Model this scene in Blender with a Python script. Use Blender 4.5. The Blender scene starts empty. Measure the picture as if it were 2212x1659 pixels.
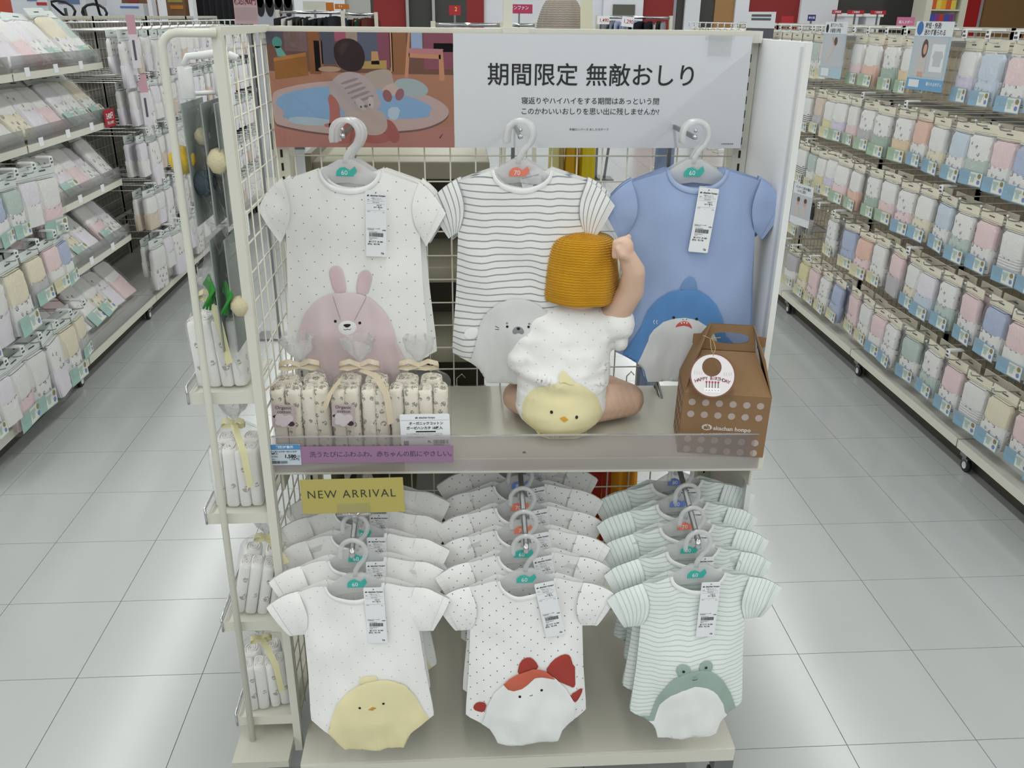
import bpy, bmesh, math, random
from mathutils import Vector, Matrix, noise
from mathutils.bvhtree import BVHTree
R_ = math.radians
sc = bpy.context.scene
col = sc.collection
random.seed(7)

# ------------------------------------------------------------------ camera
cam_d = bpy.data.cameras.new('camera'); cam = bpy.data.objects.new('camera', cam_d); col.objects.link(cam)
_p, _y, _r = R_(23.174), R_(-3.6965), R_(0.651)
_rt = Vector((math.cos(_y), math.sin(_y), 0)); _f0 = Vector((-math.sin(_y), math.cos(_y), 0))
_fw = _f0 * math.cos(_p) + Vector((0, 0, -1)) * math.sin(_p); _up = _rt.cross(_fw)
_r2 = _rt * math.cos(_r) + _up * math.sin(_r); _u2 = _up * math.cos(_r) - _rt * math.sin(_r)
cam.matrix_world = Matrix(((_r2.x, _u2.x, -_fw.x, -0.110), (_r2.y, _u2.y, -_fw.y, -1.730), (_r2.z, _u2.z, -_fw.z, 1.496), (0, 0, 0, 1)))
cam_d.sensor_fit = 'HORIZONTAL'; cam_d.sensor_width = 36; cam_d.lens = 30.17; cam_d.clip_start = .05; cam_d.clip_end = 60
sc.camera = cam

# ------------------------------------------------------------------ light
sc.view_settings.view_transform = 'Standard'; sc.view_settings.look = 'None'
sc.view_settings.gamma = 1; sc.view_settings.use_curve_mapping = False
sc.view_settings.exposure = EXPOSURE = 0.0
sc.cycles.transparent_max_bounces = 24
w = bpy.data.worlds.new('world'); sc.world = w; w.use_nodes = True
w.node_tree.nodes['Background'].inputs[0].default_value = (.86, .93, 1, 1)
w.node_tree.nodes['Background'].inputs[1].default_value = .12
CEIL = 3.1
for i, lx in enumerate((-7.2, -4.8, -2.4, 0.0, 2.4, 4.8, 7.2)):
    ld = bpy.data.lights.new('ceiling_light_row', 'AREA'); ld.shape = 'RECTANGLE'; ld.size = .12; ld.size_y = 21.5
    ld.energy = 155; ld.color = (1, 1, .985)
    lo = bpy.data.objects.new('ceiling_light_row', ld); col.objects.link(lo); lo.location = (lx, 3.0, CEIL - .06)

# ------------------------------------------------------------------ helpers
def lin(h):
    h = h.lstrip('#'); c = [int(h[i:i + 2], 16) / 255 for i in (0, 2, 4)]
    return tuple(((x / 12.92) if x <= .04045 else ((x + .055) / 1.055) ** 2.4) for x in c) + (1,)
MATS = {}
def mat(key, color='#ffffff', rough=.6, metal=0, spec=.5, trans=0, bump=0, bscale=60, noise_amt=0, nscale=8, sheen=0, alpha=1):
    if key in MATS: return MATS[key]
    m = bpy.data.materials.new(key); m.use_nodes = True; nt = m.node_tree; b = nt.nodes['Principled BSDF']
    c = lin(color) if isinstance(color, str) else color
    b.inputs['Base Color'].default_value = c; b.inputs['Roughness'].default_value = rough; b.inputs['Metallic'].default_value = metal
    b.inputs['Specular IOR Level'].default_value = spec; b.inputs['Transmission Weight'].default_value = trans; b.inputs['Alpha'].default_value = alpha
    if sheen: b.inputs['Sheen Weight'].default_value = sheen
    tc = None
    if bump or noise_amt:
        tc = nt.nodes.new('ShaderNodeTexCoord')
    if noise_amt:
        n = nt.nodes.new('ShaderNodeTexNoise'); n.inputs['Scale'].default_value = nscale; n.inputs['Detail'].default_value = 4
        nt.links.new(tc.outputs['Object'], n.inputs['Vector'])
        mx = nt.nodes.new('ShaderNodeMix'); mx.data_type = 'RGBA'
        mx.inputs[6].default_value = tuple(x * (1 - noise_amt) for x in c[:3]) + (1,); mx.inputs[7].default_value = tuple(min(1, x * (1 + noise_amt)) for x in c[:3]) + (1,)
        nt.links.new(n.outputs['Fac'], mx.inputs[0]); nt.links.new(mx.outputs[2], b.inputs['Base Color'])
    if bump:
        n = nt.nodes.new('ShaderNodeTexNoise'); n.inputs['Scale'].default_value = bscale; n.inputs['Detail'].default_value = 3
        nt.links.new(tc.outputs['Object'], n.inputs['Vector'])
        bp = nt.nodes.new('ShaderNodeBump'); bp.inputs['Strength'].default_value = bump; bp.inputs['Distance'].default_value = .004
        nt.links.new(n.outputs['Fac'], bp.inputs['Height']); nt.links.new(bp.outputs[0], b.inputs['Normal'])
    MATS[key] = m; return m

def mnode(nt, op, a, b=None, c=None):
    n = nt.nodes.new('ShaderNodeMath'); n.operation = op
    for i, v in enumerate((a, b, c)):
        if v is None: continue
        if isinstance(v, (int, float)): n.inputs[i].default_value = v
        else: nt.links.new(v, n.inputs[i])
    return n.outputs[0]
def pattern_mat(key, base, ink, kind, pitch, size, rough=.85, coord='UV', bump=.25):
    """woven cloth printed with dots or stripes; pitch and size in metres on the cloth"""
    if key in MATS: return MATS[key]
    m = mat(key, base, rough, spec=.2, sheen=.15); nt = m.node_tree; b = nt.nodes['Principled BSDF']
    tc = nt.nodes.new('ShaderNodeTexCoord'); sp = nt.nodes.new('ShaderNodeSeparateXYZ'); nt.links.new(tc.outputs[coord], sp.inputs[0])
    x, y = sp.outputs[0], sp.outputs[1 if coord == 'UV' else 2]
    if kind == 'dots':
        ry = mnode(nt, 'DIVIDE', y, pitch * .5); fl = mnode(nt, 'FLOOR', ry); od = mnode(nt, 'FLOORED_MODULO', fl, 2)
        rx = mnode(nt, 'MULTIPLY_ADD', od, .5, mnode(nt, 'DIVIDE', x, pitch))
        dx = mnode(nt, 'MULTIPLY', mnode(nt, 'SUBTRACT', mnode(nt, 'FRACT', rx), .5), pitch)
        dy = mnode(nt, 'MULTIPLY', mnode(nt, 'SUBTRACT', mnode(nt, 'FRACT', ry), .5), pitch * .5)
        d = mnode(nt, 'SQRT', mnode(nt, 'ADD', mnode(nt, 'MULTIPLY', dx, dx), mnode(nt, 'MULTIPLY', dy, dy)))
        fac = mnode(nt, 'LESS_THAN', d, size)
    elif kind == 'stripe':
        fac = mnode(nt, 'LESS_THAN', mnode(nt, 'FRACT', mnode(nt, 'DIVIDE', y, pitch)), size / pitch)
    else:   # scattered little printed motifs
        v = nt.nodes.new('ShaderNodeTexVoronoi'); v.inputs['Scale'].default_value = 1 / pitch; v.inputs['Randomness'].default_value = .55
        nt.links.new(tc.outputs[coord], v.inputs['Vector']); fac = mnode(nt, 'LESS_THAN', v.outputs['Distance'], size / pitch)
        nz = nt.nodes.new('ShaderNodeTexNoise'); nz.inputs['Scale'].default_value = 260; nt.links.new(tc.outputs[coord], nz.inputs['Vector'])
        fac = mnode(nt, 'MULTIPLY', fac, mnode(nt, 'GREATER_THAN', nz.outputs['Fac'], .47))
    mx = nt.nodes.new('ShaderNodeMix'); mx.data_type = 'RGBA'; mx.inputs[6].default_value = lin(base); mx.inputs[7].default_value = lin(ink)
    nt.links.new(fac, mx.inputs[0]); nt.links.new(mx.outputs[2], b.inputs['Base Color'])
    if bump:
        n = nt.nodes.new('ShaderNodeTexNoise'); n.inputs['Scale'].default_value = 900; nt.links.new(tc.outputs[coord], n.inputs['Vector'])
        bp = nt.nodes.new('ShaderNodeBump'); bp.inputs['Strength'].default_value = bump; bp.inputs['Distance'].default_value = .0006
        nt.links.new(n.outputs['Fac'], bp.inputs['Height']); nt.links.new(bp.outputs[0], b.inputs['Normal'])
    return m
def film_mat(key, tint='#ffffff', gloss=.16, rough=.12, bump=.6, bscale=70, milk=.04, edge=.35):
    """clear plastic: mostly transparent, a Fresnel gloss with crinkles, a touch of milkiness"""
    if key in MATS: return MATS[key]
    m = bpy.data.materials.new(key); m.use_nodes = True; nt = m.node_tree; nt.nodes.clear()
    o = nt.nodes.new('ShaderNodeOutputMaterial'); t = nt.nodes.new('ShaderNodeBsdfTransparent'); t.inputs[0].default_value = lin(tint)
    g = nt.nodes.new('ShaderNodeBsdfGlossy'); g.inputs['Roughness'].default_value = rough
    d = nt.nodes.new('ShaderNodeBsdfDiffuse'); d.inputs[0].default_value = (.93, .94, .94, 1)
    tr = nt.nodes.new('ShaderNodeBsdfTranslucent'); tr.inputs[0].default_value = (.93, .94, .94, 1)
    ad = nt.nodes.new('ShaderNodeMixShader'); ad.inputs[0].default_value = .5
    nt.links.new(d.outputs[0], ad.inputs[1]); nt.links.new(tr.outputs[0], ad.inputs[2])
    m1 = nt.nodes.new('ShaderNodeMixShader'); m1.inputs[0].default_value = milk
    nt.links.new(t.outputs[0], m1.inputs[1]); nt.links.new(ad.outputs[0], m1.inputs[2])
    lw = nt.nodes.new('ShaderNodeLayerWeight'); lw.inputs[0].default_value = .25
    f = mnode(nt, 'MULTIPLY_ADD', lw.outputs['Facing'], edge, gloss)
    m2 = nt.nodes.new('ShaderNodeMixShader'); nt.links.new(f, m2.inputs[0]); nt.links.new(m1.outputs[0], m2.inputs[1]); nt.links.new(g.outputs[0], m2.inputs[2])
    if bump:
        tc = nt.nodes.new('ShaderNodeTexCoord'); n = nt.nodes.new('ShaderNodeTexNoise'); n.inputs['Scale'].default_value = bscale; n.inputs['Detail'].default_value = 3; n.inputs['Distortion'].default_value = 1.5
        nt.links.new(tc.outputs['Object'], n.inputs['Vector']); bp = nt.nodes.new('ShaderNodeBump'); bp.inputs['Strength'].default_value = bump; bp.inputs['Distance'].default_value = .01
        nt.links.new(n.outputs['Fac'], bp.inputs['Height']); nt.links.new(bp.outputs[0], g.inputs['Normal'])
    nt.links.new(m2.outputs[0], o.inputs[0]); MATS[key] = m; return m

class B:
    """collects vertices, faces and uvs; build() makes ONE mesh object"""
    def __init__(s): s.v = []; s.f = []; s.m = []; s.uv = {}; s.mi = 0
    def add(s, vs, fs, uvs=None):
        o = len(s.v); s.v += [tuple(v) for v in vs]
        for f in fs: s.f.append(tuple(i + o for i in f)); s.m.append(s.mi)
        if uvs:
            for i, u in enumerate(uvs): s.uv[o + i] = u
        return s
    def box(s, x0, x1, y0, y1, z0, z1):
        vs = [(x, y, z) for x in (x0, x1) for y in (y0, y1) for z in (z0, z1)]
        return s.add(vs, [(0, 1, 3, 2), (4, 6, 7, 5), (0, 4, 5, 1), (2, 3, 7, 6), (0, 2, 6, 4), (1, 5, 7, 3)])
    def tube(s, pts, r, n=8, closed=False, cap=True):
        pts = [Vector(p) for p in pts]; k = len(pts); vs = []; fs = []; prev = None
        for i, p in enumerate(pts):
            a = pts[(i - 1) % k] if (i or closed) else p; b = pts[(i + 1) % k] if (i < k - 1 or closed) else p
            t = (b - a).normalized()
            if prev is None: u = t.orthogonal().normalized()
            else:
                u = prev - t * prev.dot(t); u = u.normalized() if u.length > 1e-6 else t.orthogonal().normalized()
            prev = u; w_ = t.cross(u); rr = r[i] if isinstance(r, (list, tuple)) else r
            vs += [p + (u * math.cos(2 * math.pi * j / n) + w_ * math.sin(2 * math.pi * j / n)) * rr for j in range(n)]
        for i in range(k if closed else k - 1):
            for j in range(n):
                a = i * n + j; b = i * n + (j + 1) % n; c = ((i + 1) % k) * n
                fs.append((a, b, c + (j + 1) % n, c + j))
        if cap and not closed: fs += [tuple(range(n))[::-1], tuple((k - 1) * n + j for j in range(n))]
        return s.add(vs, fs)
    def cyl(s, p, q, r, n=12): return s.tube([p, q], r, n)
    def lathe(s, prof, c=(0, 0, 0), n=20, sx=1, sy=1):
        vs = []; fs = []
        for (r, z) in prof: vs += [(c[0] + r * sx * math.cos(2 * math.pi * j / n), c[1] + r * sy * math.sin(2 * math.pi * j / n), c[2] + z) for j in range(n)]
        for i in range(len(prof) - 1):
            for j in range(n): fs.append((i * n + j, i * n + (j + 1) % n, (i + 1) * n + (j + 1) % n, (i + 1) * n + j))
        fs += [tuple(range(n))[::-1], tuple((len(prof) - 1) * n + j for j in range(n))]
        return s.add(vs, fs)
    def prism(s, poly, y0, y1):
        """polygon of (x, z) extruded along y"""
        n = len(poly); vs = [(x, y0, z) for x, z in poly] + [(x, y1, z) for x, z in poly]
        return s.add(vs, [tuple(range(n)), tuple(range(2 * n - 1, n - 1, -1))] + [(i, (i + 1) % n + 0, (i + 1) % n + n, i + n)[::-1] for i in range(n)])
    def grid(s, nu, nv, fn, uvfn=None):
        vs = []; uvs = []
        for j in range(nv + 1):
            for i in range(nu + 1):
                vs.append(fn(i / nu, j / nv))
                if uvfn: uvs.append(uvfn(i / nu, j / nv))
        fs = [(j * (nu + 1) + i, j * (nu + 1) + i + 1, (j + 1) * (nu + 1) + i + 1, (j + 1) * (nu + 1) + i) for j in range(nv) for i in range(nu)]
        return s.add(vs, fs, uvs or None)
    def mesh(s, name, mats, smooth=False, fix=True):
        me = bpy.data.meshes.new(name); me.from_pydata(s.v, [], s.f)
        for m in (mats if isinstance(mats, (list, tuple)) else [mats]): me.materials.append(m)
        for p, mi in zip(me.polygons, s.m): p.material_index = mi; p.use_smooth = smooth
        if s.uv:
            l = me.uv_layers.new(name='UVMap')
            for lp in me.loops: l.data[lp.index].uv = s.uv.get(lp.vertex_index, (0, 0))
        elif fix:
            bm = bmesh.new(); bm.from_mesh(me); bmesh.ops.recalc_face_normals(bm, faces=bm.faces); bm.to_mesh(me); bm.free()
        me.update(); return me
    def build(s, name, mats, parent=None, smooth=False, loc=None, rot=None): return put(name, s.mesh(name, mats, smooth), parent, loc, rot)

def put(name, me, parent=None, loc=None, rot=None):
    o = bpy.data.objects.new(name, me); col.objects.link(o); o.parent = parent
    if loc: o.location = loc
    if rot: o.rotation_euler = rot
    return o
def tag(o, label, cat, group=None):
    o['label'] = label; o['category'] = cat
    if group: o['group'] = group
    return o
def thing(name, label, cat, loc=(0, 0, 0), rot=None, group=None):
    o = bpy.data.objects.new(name, None); col.objects.link(o); o.location = loc; o.empty_display_size = .02
    if rot: o.rotation_euler = rot
    return tag(o, label, cat, group)
def struct(o): o['kind'] = 'structure'; return o
KIDS = {}
def copy_tree(src, loc, rot=None, label=None, scale=None):
    c = src.copy(); col.objects.link(c); c.location = loc
    if rot: c.rotation_euler = rot
    if label: c['label'] = label
    if scale: c.scale = (scale,) * 3
    def rec(a, b):
        for ch in [o for o in a.children]:
            d = ch.copy(); col.objects.link(d); d.parent = b; rec(ch, d)
    rec(src, c); return c
def rbox_mesh(name, sx, sy, sz, r, m, seg=2, smooth=True, wob=0, seed=0):
    bm = bmesh.new(); bmesh.ops.create_cube(bm, size=1)
    bmesh.ops.scale(bm, verts=bm.verts, vec=(sx, sy, sz)); bmesh.ops.bevel(bm, geom=list(bm.edges), offset=r, segments=seg, profile=.5, affect='EDGES')
    if wob:
        bmesh.ops.subdivide_edges(bm, edges=[e for e in bm.edges if e.calc_length() > .03], cuts=3, use_grid_fill=True)
        for v in bm.verts: v.co += Vector((noise.noise(v.co * 30 + Vector((seed, 0, 0))), noise.noise(v.co * 30 + Vector((seed, 9, 0))), noise.noise(v.co * 30 + Vector((seed, 0, 9))))) * wob
    me = bpy.data.meshes.new(name); bm.to_mesh(me); bm.free(); me.materials.append(m)
    for p in me.polygons: p.use_smooth = smooth
    return me
TEXTC = {}
def text_mesh(txt, size, m, bold=0, align='CENTER', spacing=1.0, squash=1.0):
    """flat lettering standing in the x-z plane, facing -y"""
    k = (txt, size, m.name, bold, align, spacing, squash)
    if k in TEXTC: return TEXTC[k]
    cu = bpy.data.curves.new('lettering', 'FONT'); cu.body = txt; cu.size = size; cu.align_x = align; cu.align_y = 'CENTER'
    cu.offset = bold * size; cu.space_character = spacing; cu.resolution_u = 2 if size < .02 else 4
    o = bpy.data.objects.new('lettering', cu); col.objects.link(o)
    dg = bpy.context.evaluated_depsgraph_get(); dg.update()
    me = bpy.data.meshes.new_from_object(o.evaluated_get(dg)); bpy.data.objects.remove(o)
    me.transform(Matrix.Rotation(R_(90), 4, 'X') @ Matrix.Diagonal((squash, 1, 1, 1))); me.name = 'lettering'
    me.materials.clear(); me.materials.append(m); TEXTC[k] = me; return me
def join_meshes(name, parts, mats):
    """parts: list of (mesh, (x, y, z), material index); one flat print made of letterings and bars"""
    bm = bmesh.new()
    for me, off, mi in parts:
        n0 = len(bm.verts); f0 = len(bm.faces); bm.from_mesh(me); bm.verts.ensure_lookup_table(); bm.faces.ensure_lookup_table()
        for v in bm.verts[n0:]: v.co += Vector(off)
        for f in bm.faces[f0:]: f.material_index = mi
    out = bpy.data.meshes.new(name); bm.to_mesh(out); bm.free()
    for m in mats: out.materials.append(m)
    return out
def plate(x0, x1, z0, z1, y=0.0):
    me = bpy.data.meshes.new('bar'); me.from_pydata([(x0, y, z0), (x1, y, z0), (x1, y, z1), (x0, y, z1)], [], [(0, 1, 2, 3)]); return me
def ellipse(cx, cz, rx, rz, n=24, rot=0):
    c, s = math.cos(rot), math.sin(rot); out = []
    for i in range(n):
        a = 2 * math.pi * i / n; x = rx * math.cos(a); z = rz * math.sin(a); out.append((cx + x * c - z * s, cz + x * s + z * c))
    return out
def smooth_poly(pts, it=2, closed=True):
    for _ in range(it):
        q = []; n = len(pts)
        for i in range(n if closed else n - 1):
            a, b = pts[i], pts[(i + 1) % n]
            q += [(a[0] * .75 + b[0] * .25, a[1] * .75 + b[1] * .25), (a[0] * .25 + b[0] * .75, a[1] * .25 + b[1] * .75)]
        pts = q if closed else [pts[0]] + q + [pts[-1]]
    return pts
def patch_mesh(name, poly, project, off, m, cell=.012, thick=0.0012):
    """a cloth patch of outline poly (x, z) laid on a surface; project(x, z) -> y of the surface seen from -y"""
    bm = bmesh.new(); vs = [bm.verts.new((x, 0, z)) for x, z in poly]; f = bm.faces.new(vs)
    bmesh.ops.triangulate(bm, faces=[f], ngon_method='EAR_CLIP')
    for _ in range(5):
        es = [e for e in bm.edges if e.calc_length() > cell * 1.6]
        if not es: break
        bmesh.ops.subdivide_edges(bm, edges=es, cuts=1); bmesh.ops.triangulate(bm, faces=bm.faces[:])
    bnd = {v for e in bm.edges if e.is_boundary for v in e.verts}
    for v in bm.verts:
        y = project(v.co.x, v.co.z)
        v.co.y = y - off + (thick * .8 if v in bnd else 0)
    bmesh.ops.recalc_face_normals(bm, faces=bm.faces)
    me = bpy.data.meshes.new(name); bm.to_mesh(me); bm.free()
    if me.polygons and sum(p.normal.y for p in me.polygons) > 0: me.flip_normals()
    me.materials.append(m)
    for p in me.polygons: p.use_smooth = True
    return me
def rr(a, b): return random.uniform(a, b)

# ------------------------------------------------------------------ shared materials
SHELFM = mat('shelf_cream_shaded', '#c3c2b4', .42, spec=.4)  # cream darkened to carry the shade on shelf, deck and side base
CREAM = mat('cream_paint', '#d9d8cb', .42, spec=.4)
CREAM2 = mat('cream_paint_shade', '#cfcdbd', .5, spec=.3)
WIRE = mat('cream_wire', '#d6d4c4', .4)
CHROME = mat('chrome', '#c9cacb', .12, 1)
STEEL = mat('steel', '#8f9190', .3, 1)
BLACK = mat('black_plastic', '#17181a', .45)
INK = mat('black_ink', '#15161a', .7)
GREYINK = mat('grey_ink', '#55565c', .7)
PAPER = mat('white_paper', '#eceef0', .55, spec=.3)
WHITEP = mat('white_plastic', '#e9ebea', .4)
RED = mat('red_print', '#a81f2c', .55)
FROST = film_mat('frosted_plastic', '#ffffff', .06, .3, 0, milk=.5, edge=.3)
ACRYL = film_mat('clear_acrylic', '#fbfbfb', .03, .03, 0, milk=.02, edge=.2)
FILM = film_mat('clear_film', '#ffffff', .075, .2, .9, 60, .03, .18)
FILMT = film_mat('bag_tuft_film', '#ffffff', .12, .2, 1.0, 120, .34, .25)
FILMC = film_mat('crinkled_film', '#ffffff', .07, .16, 1.0, 90, .03, .2)

# ------------------------------------------------------------------ the room
TILE = mat('floor_tile_vinyl', '#b4b8b7', .19, spec=.5, noise_amt=.035, nscale=3)
JOINT = mat('floor_joint', '#6e7373', .8)
floor = struct(B().box(-12, 12, -8, 15, -.05, -.0025).build('floor', JOINT))
tx0, ty0, TS = .144, .274, .3
near, far = [], []
for i in range(-41, 40):
    for j in range(-28, 49):
        x, y = tx0 + i * TS, ty0 + j * TS
        if x < -11.9 or x + TS > 11.9 or y < -7.9 or y + TS > 14.9: continue
        dx = abs(x + .15 + .11)
        (near if (-1.2 < y < 3.3 and dx < .9 + .62 * (y + 1.73) and dx < 3.1) else far).append((x, y))
near.sort(key=lambda t: t[1]); far += near[290:]; near = near[:290]
tile_me = B().box(.0009, TS - .0009, .0009, TS - .0009, -.004, 0).mesh('floor_tile', TILE)
for x, y in near: put('floor_tile', tile_me, floor, (x, y, 0))
tb = B()
for x, y in far: tb.add([(x + .0009, y + .0009, 0), (x + TS - .0009, y + .0009, 0), (x + TS - .0009, y + TS - .0009, 0), (x + .0009, y + TS - .0009, 0)], [(0, 1, 2, 3)])
tf = tb.build('far_floor_tiles', TILE, floor); tf['kind'] = 'stuff'
CEILM = mat('ceiling_board', '#e6e8e6', .8)
struct(B().box(-12, 12, -8, 15, CEIL, CEIL + .05).build('ceiling', CEILM))
WALLW = mat('wall_white', '#d9dbe0', .7); WALLR = mat('wall_maroon', '#84201f', .65); WALLG = mat('wall_grey', '#a8a9a4', .7)
DARKO = mat('dark_opening', '#3a3936', .6); WOOD = mat('wood_panel', '#9a7446', .6, noise_amt=.12, nscale=5); REDB = mat('wall_red', '#c2191f', .55)
struct(B().box(-12, -11.95, -8, 15, 0, CEIL).build('wall_left', WALLW))
struct(B().box(11.95, 12, -8, 15, 0, CEIL).build('wall_right', WALLW))
struct(B().box(-12, 12, -8.05, -8, 0, CEIL).build('wall_front', WALLW))
wb = struct(B().box(-12, 12, 14, 14.05, 0, CEIL).build('wall_back', WALLW))

# ------------------------------------------------------------------ the promotional display stand
gd = thing('display_stand', 'cream metal display stand in the middle with wire back, shelf and base deck', 'display stand', (0, 0, 0))
SLOT = mat('slot_dark', '#1a1a18', .8)
for sx in (-.449, .449):
    p = B().box(sx - .014, sx + .014, -.012, .045, .09, 1.476).build('upright', CREAM2, gd)
    s = B()
    for k in range(52): s.box(sx - .0022, sx + .0022, -.0126, -.011, .12 + k * .0255, .12 + k * .0255 + .0145)
    s.build('slot_column', SLOT, p)
tr = B().box(-.463, .463, -.028, .02, 1.455, 1.476).build('top_rail', CREAM, gd)
B().box(-.025, .025, -.031, .0, 1.453, 1.4775).build('rail_joint', CREAM, tr)
B().box(-.023, -.006, -.018, -.002, 1.476, 2.2).build('sign_mast', WIRE, gd)
g = B()
for k in range(18): g.cyl((-.425 + k * .05, -.006, .14), (-.425 + k * .05, -.006, 1.452), .0016, 6)
for k in range(27): g.cyl((-.436, -.009, .145 + k * .05), (.436, -.009, .145 + k * .05), .0016, 6)
g.build('wire_back', WIRE, gd, True)
# left side: front bar, wire side grid, bent tube and four narrow trays
B().box(-.464, -.449, -.367, -.352, .09, 1.478).build('side_bar', CREAM, gd)
B().box(-.462, -.451, -.352, -.0, 1.466, 1.478).build('side_top_bar', CREAM, gd)
g = B()
for k in range(7): g.cyl((-.456, -.32 + k * .05, .13), (-.456, -.32 + k * .05, 1.466), .0016, 6)
for k in range(27): g.cyl((-.4585, -.355, .145 + k * .05), (-.4585, -.01, .145 + k * .05), .0016, 6)
g.build('side_grid', WIRE, gd, True)
pts = [(-.455, -.372, 1.470), (-.51, -.372, 1.470)] + [(-.51 - .024 * math.sin(a), -.372, 1.446 + .024 * math.cos(a)) for a in (.4, .8, 1.2, 1.57)] + [(-.539, -.372, .9), (-.547, -.372, .02)]
B().tube(pts, .0062, 10).build('bent_tube', CREAM, gd, True)
for k, z in enumerate((.900, .660, .417, .179)):
    t = B().box(-.573, -.464, -.360, -.2, z - .004, z - .001)
    t.box(-.573, -.464, -.3615, -.358, z - .021, z + .001).box(-.573, -.571, -.36, -.2, z - .02, z + .0)
    t = t.build('side_tray', CREAM, gd)
    c = B().tube([(-.5755, -.3625, z - .02), (-.5755, -.3635, z + .012), (-.5755, -.2, z + .016)], .0024, 8); c.build('tray_rail', CHROME, t, True)
    B().box(-.5745, -.5735, -.362, -.2, z - .002, z + .012).build('tray_guard', ACRYL, t)
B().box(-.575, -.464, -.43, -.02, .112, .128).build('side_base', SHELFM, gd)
# right side: white board with a clear edge strip
pn = B().box(.464, .474, -.238, .0, .13, 1.462).build('side_board', mat('white_board', '#eef0f2', .5), gd)
B().box(.4635, .4745, -.2475, -.2385, .13, 1.462).build('edge_strip', mat('white_edge', '#e8e9e6', .4), pn)
B().box(.4615, .4632, -.238, -.226, .62, 1.455).build('clear_strip', ACRYL, pn)
# shelf, slightly low at its right end
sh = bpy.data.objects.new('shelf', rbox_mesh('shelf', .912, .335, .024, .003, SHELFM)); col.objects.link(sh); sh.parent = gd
sh.location = (0, -.171, .740); sh.rotation_euler = (0, .0128, 0)
lip = put('shelf_lip', rbox_mesh('shelf_lip', .908, .006, .03, .002, CREAM), sh, (0, -.1675, -.004))
put('shelf_bracket', rbox_mesh('shelf_bracket', .004, .3, .05, .001, CREAM2), sh, (-.44, .0, -.037)); put('shelf_bracket', rbox_mesh('shelf_bracket', .004, .3, .05, .001, CREAM2), sh, (.44, .0, -.037))
B().cyl((.005, -.148, .0115), (.005, -.148, .0126), .0035, 12).build('screw_hole', SLOT, sh)
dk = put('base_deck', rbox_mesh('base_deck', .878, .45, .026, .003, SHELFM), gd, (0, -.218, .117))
B().box(-.437, .437, -.4455, -.4425, .098, .1285).build('deck_lip', CREAM, gd)
for x in (-.32, .0, .32): B().cyl((x, -.19, .0125), (x, -.19, .0136), .0035, 12).build('screw_hole', SLOT, dk)
def caster(parent, x, y, hubm=None, side=0):
    c = put('caster', CAST_FORK, parent, (x, y, 0)); 
    for s in ((-.012, .012) if not side else (0,)):
        wv = put('wheel', CAST_WHEEL, c, (s, 0, .025)); put('wheel_hub', CAST_HUB, wv)
    return c
CAST_FORK = B().box(-.008, .008, -.012, .02, .03, .06).box(-.02, .02, -.02, .02, .058, .104).mesh('caster', STEEL)
wl = B(); wl.tube([(-.008, 0, 0), (-.0065, 0, 0), (.0065, 0, 0), (.008, 0, 0)], [.021, .025, .025, .021], 20); CAST_WHEEL = wl.mesh('wheel', BLACK, True)
CAST_HUB = B().cyl((-.0095, 0, 0), (.0095, 0, 0), .013, 16).mesh('wheel_hub', WHITEP)
for x, y in ((-.4, -.40), (.42, -.42), (-.4, .1), (.4, .1)): caster(gd, x, y)
B().box(-.44, .44, -.0, .12, .09, .128).build('rear_beam', CREAM2, gd)

# display arms: three straight upper, three stepped lower
def upper_arm(x, label):
    t = put('garment_arm', None, gd, (x, -.03, 1.31)); t['label'] = label
    B().box(-.0035, .0035, .005, .014, -.085, .0).build('bracket', STEEL, t)
    B().box(.0, .004, -.16, .01, -.010, -.002).build('bar', STEEL, t)
    k = B().lathe([(.0001, -.004), (.004, -.003), (.005, 0), (.004, .004), (.0001, .005)], (0.002, -.163, -.006), 12); k.lathe([(.0001, -.003), (.003, -.002), (.0038, 0), (.003, .003), (.0001, .004)], (.002, -.163, .005), 12)
    k.build('knob', CHROME, t, True)
    return t
UX = (-.309, -.003, .305)
for x, n in zip(UX, ('bunny', 'seal', 'shark')): upper_arm(x, 'short chrome arm holding the %s rompers above the shelf' % n)
LX = (-.308, .003, .318)
PEG = [(-.42 + .05 * k, .625 + .0205 * k) for k in range(6)]
def lower_arm(x, label, lean=0):
    t = put('garment_arm', None, gd, (x, -.02, .745), (0, 0, lean)); t['label'] = label
    B().box(-.004, .004, .0, .012, -.06, .04).build('bracket', STEEL, t)
    b = B(); b.tube([(0, .005, .02), (0, -.405, -.124)], .0052, 10); b.build('bar', STEEL, t, True)
    for k, (py, pz) in enumerate(PEG[:5]):
        B().lathe([(.0001, -.006), (.003, -.005), (.0032, .003), (.0048, .005), (.005, .008), (.003, .012), (.0001, .013)], (0, py + .02 + .012, pz - .745 - .004), 10).build('knob', CHROME, t, True)
    B().tube([(0, -.403, -.123), (0, -.411, -.139)], .0056, 10).build('tip', CHROME, t, True)
    return t
lower_arm(LX[0], 'stepped chrome arm holding the chick rompers under the shelf'); lower_arm(LX[1], 'stepped chrome arm holding the goldfish rompers under the shelf')
lower_arm(LX[2], 'stepped chrome arm holding the frog rompers under the shelf', .0)

# ------------------------------------------------------------------ header sign: printed photo + lettering in a clear sleeve
sg = thing('header_sign', 'wide header sign with baby photo and black Japanese lettering in clear sleeve', 'sign', (0, -.034, 1.264))
SW = .9
B().box(-.453, -.116, -.0006, .0006, .0, .203).build('photo_panel', mat('photo_floor', '#a8775f', .6), sg)
B().box(-.1155, .442, -.0006, .0006, .0, .203).build('text_panel', mat('sign_paper', '#d9dde0', .3, spec=.5), sg)
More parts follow.
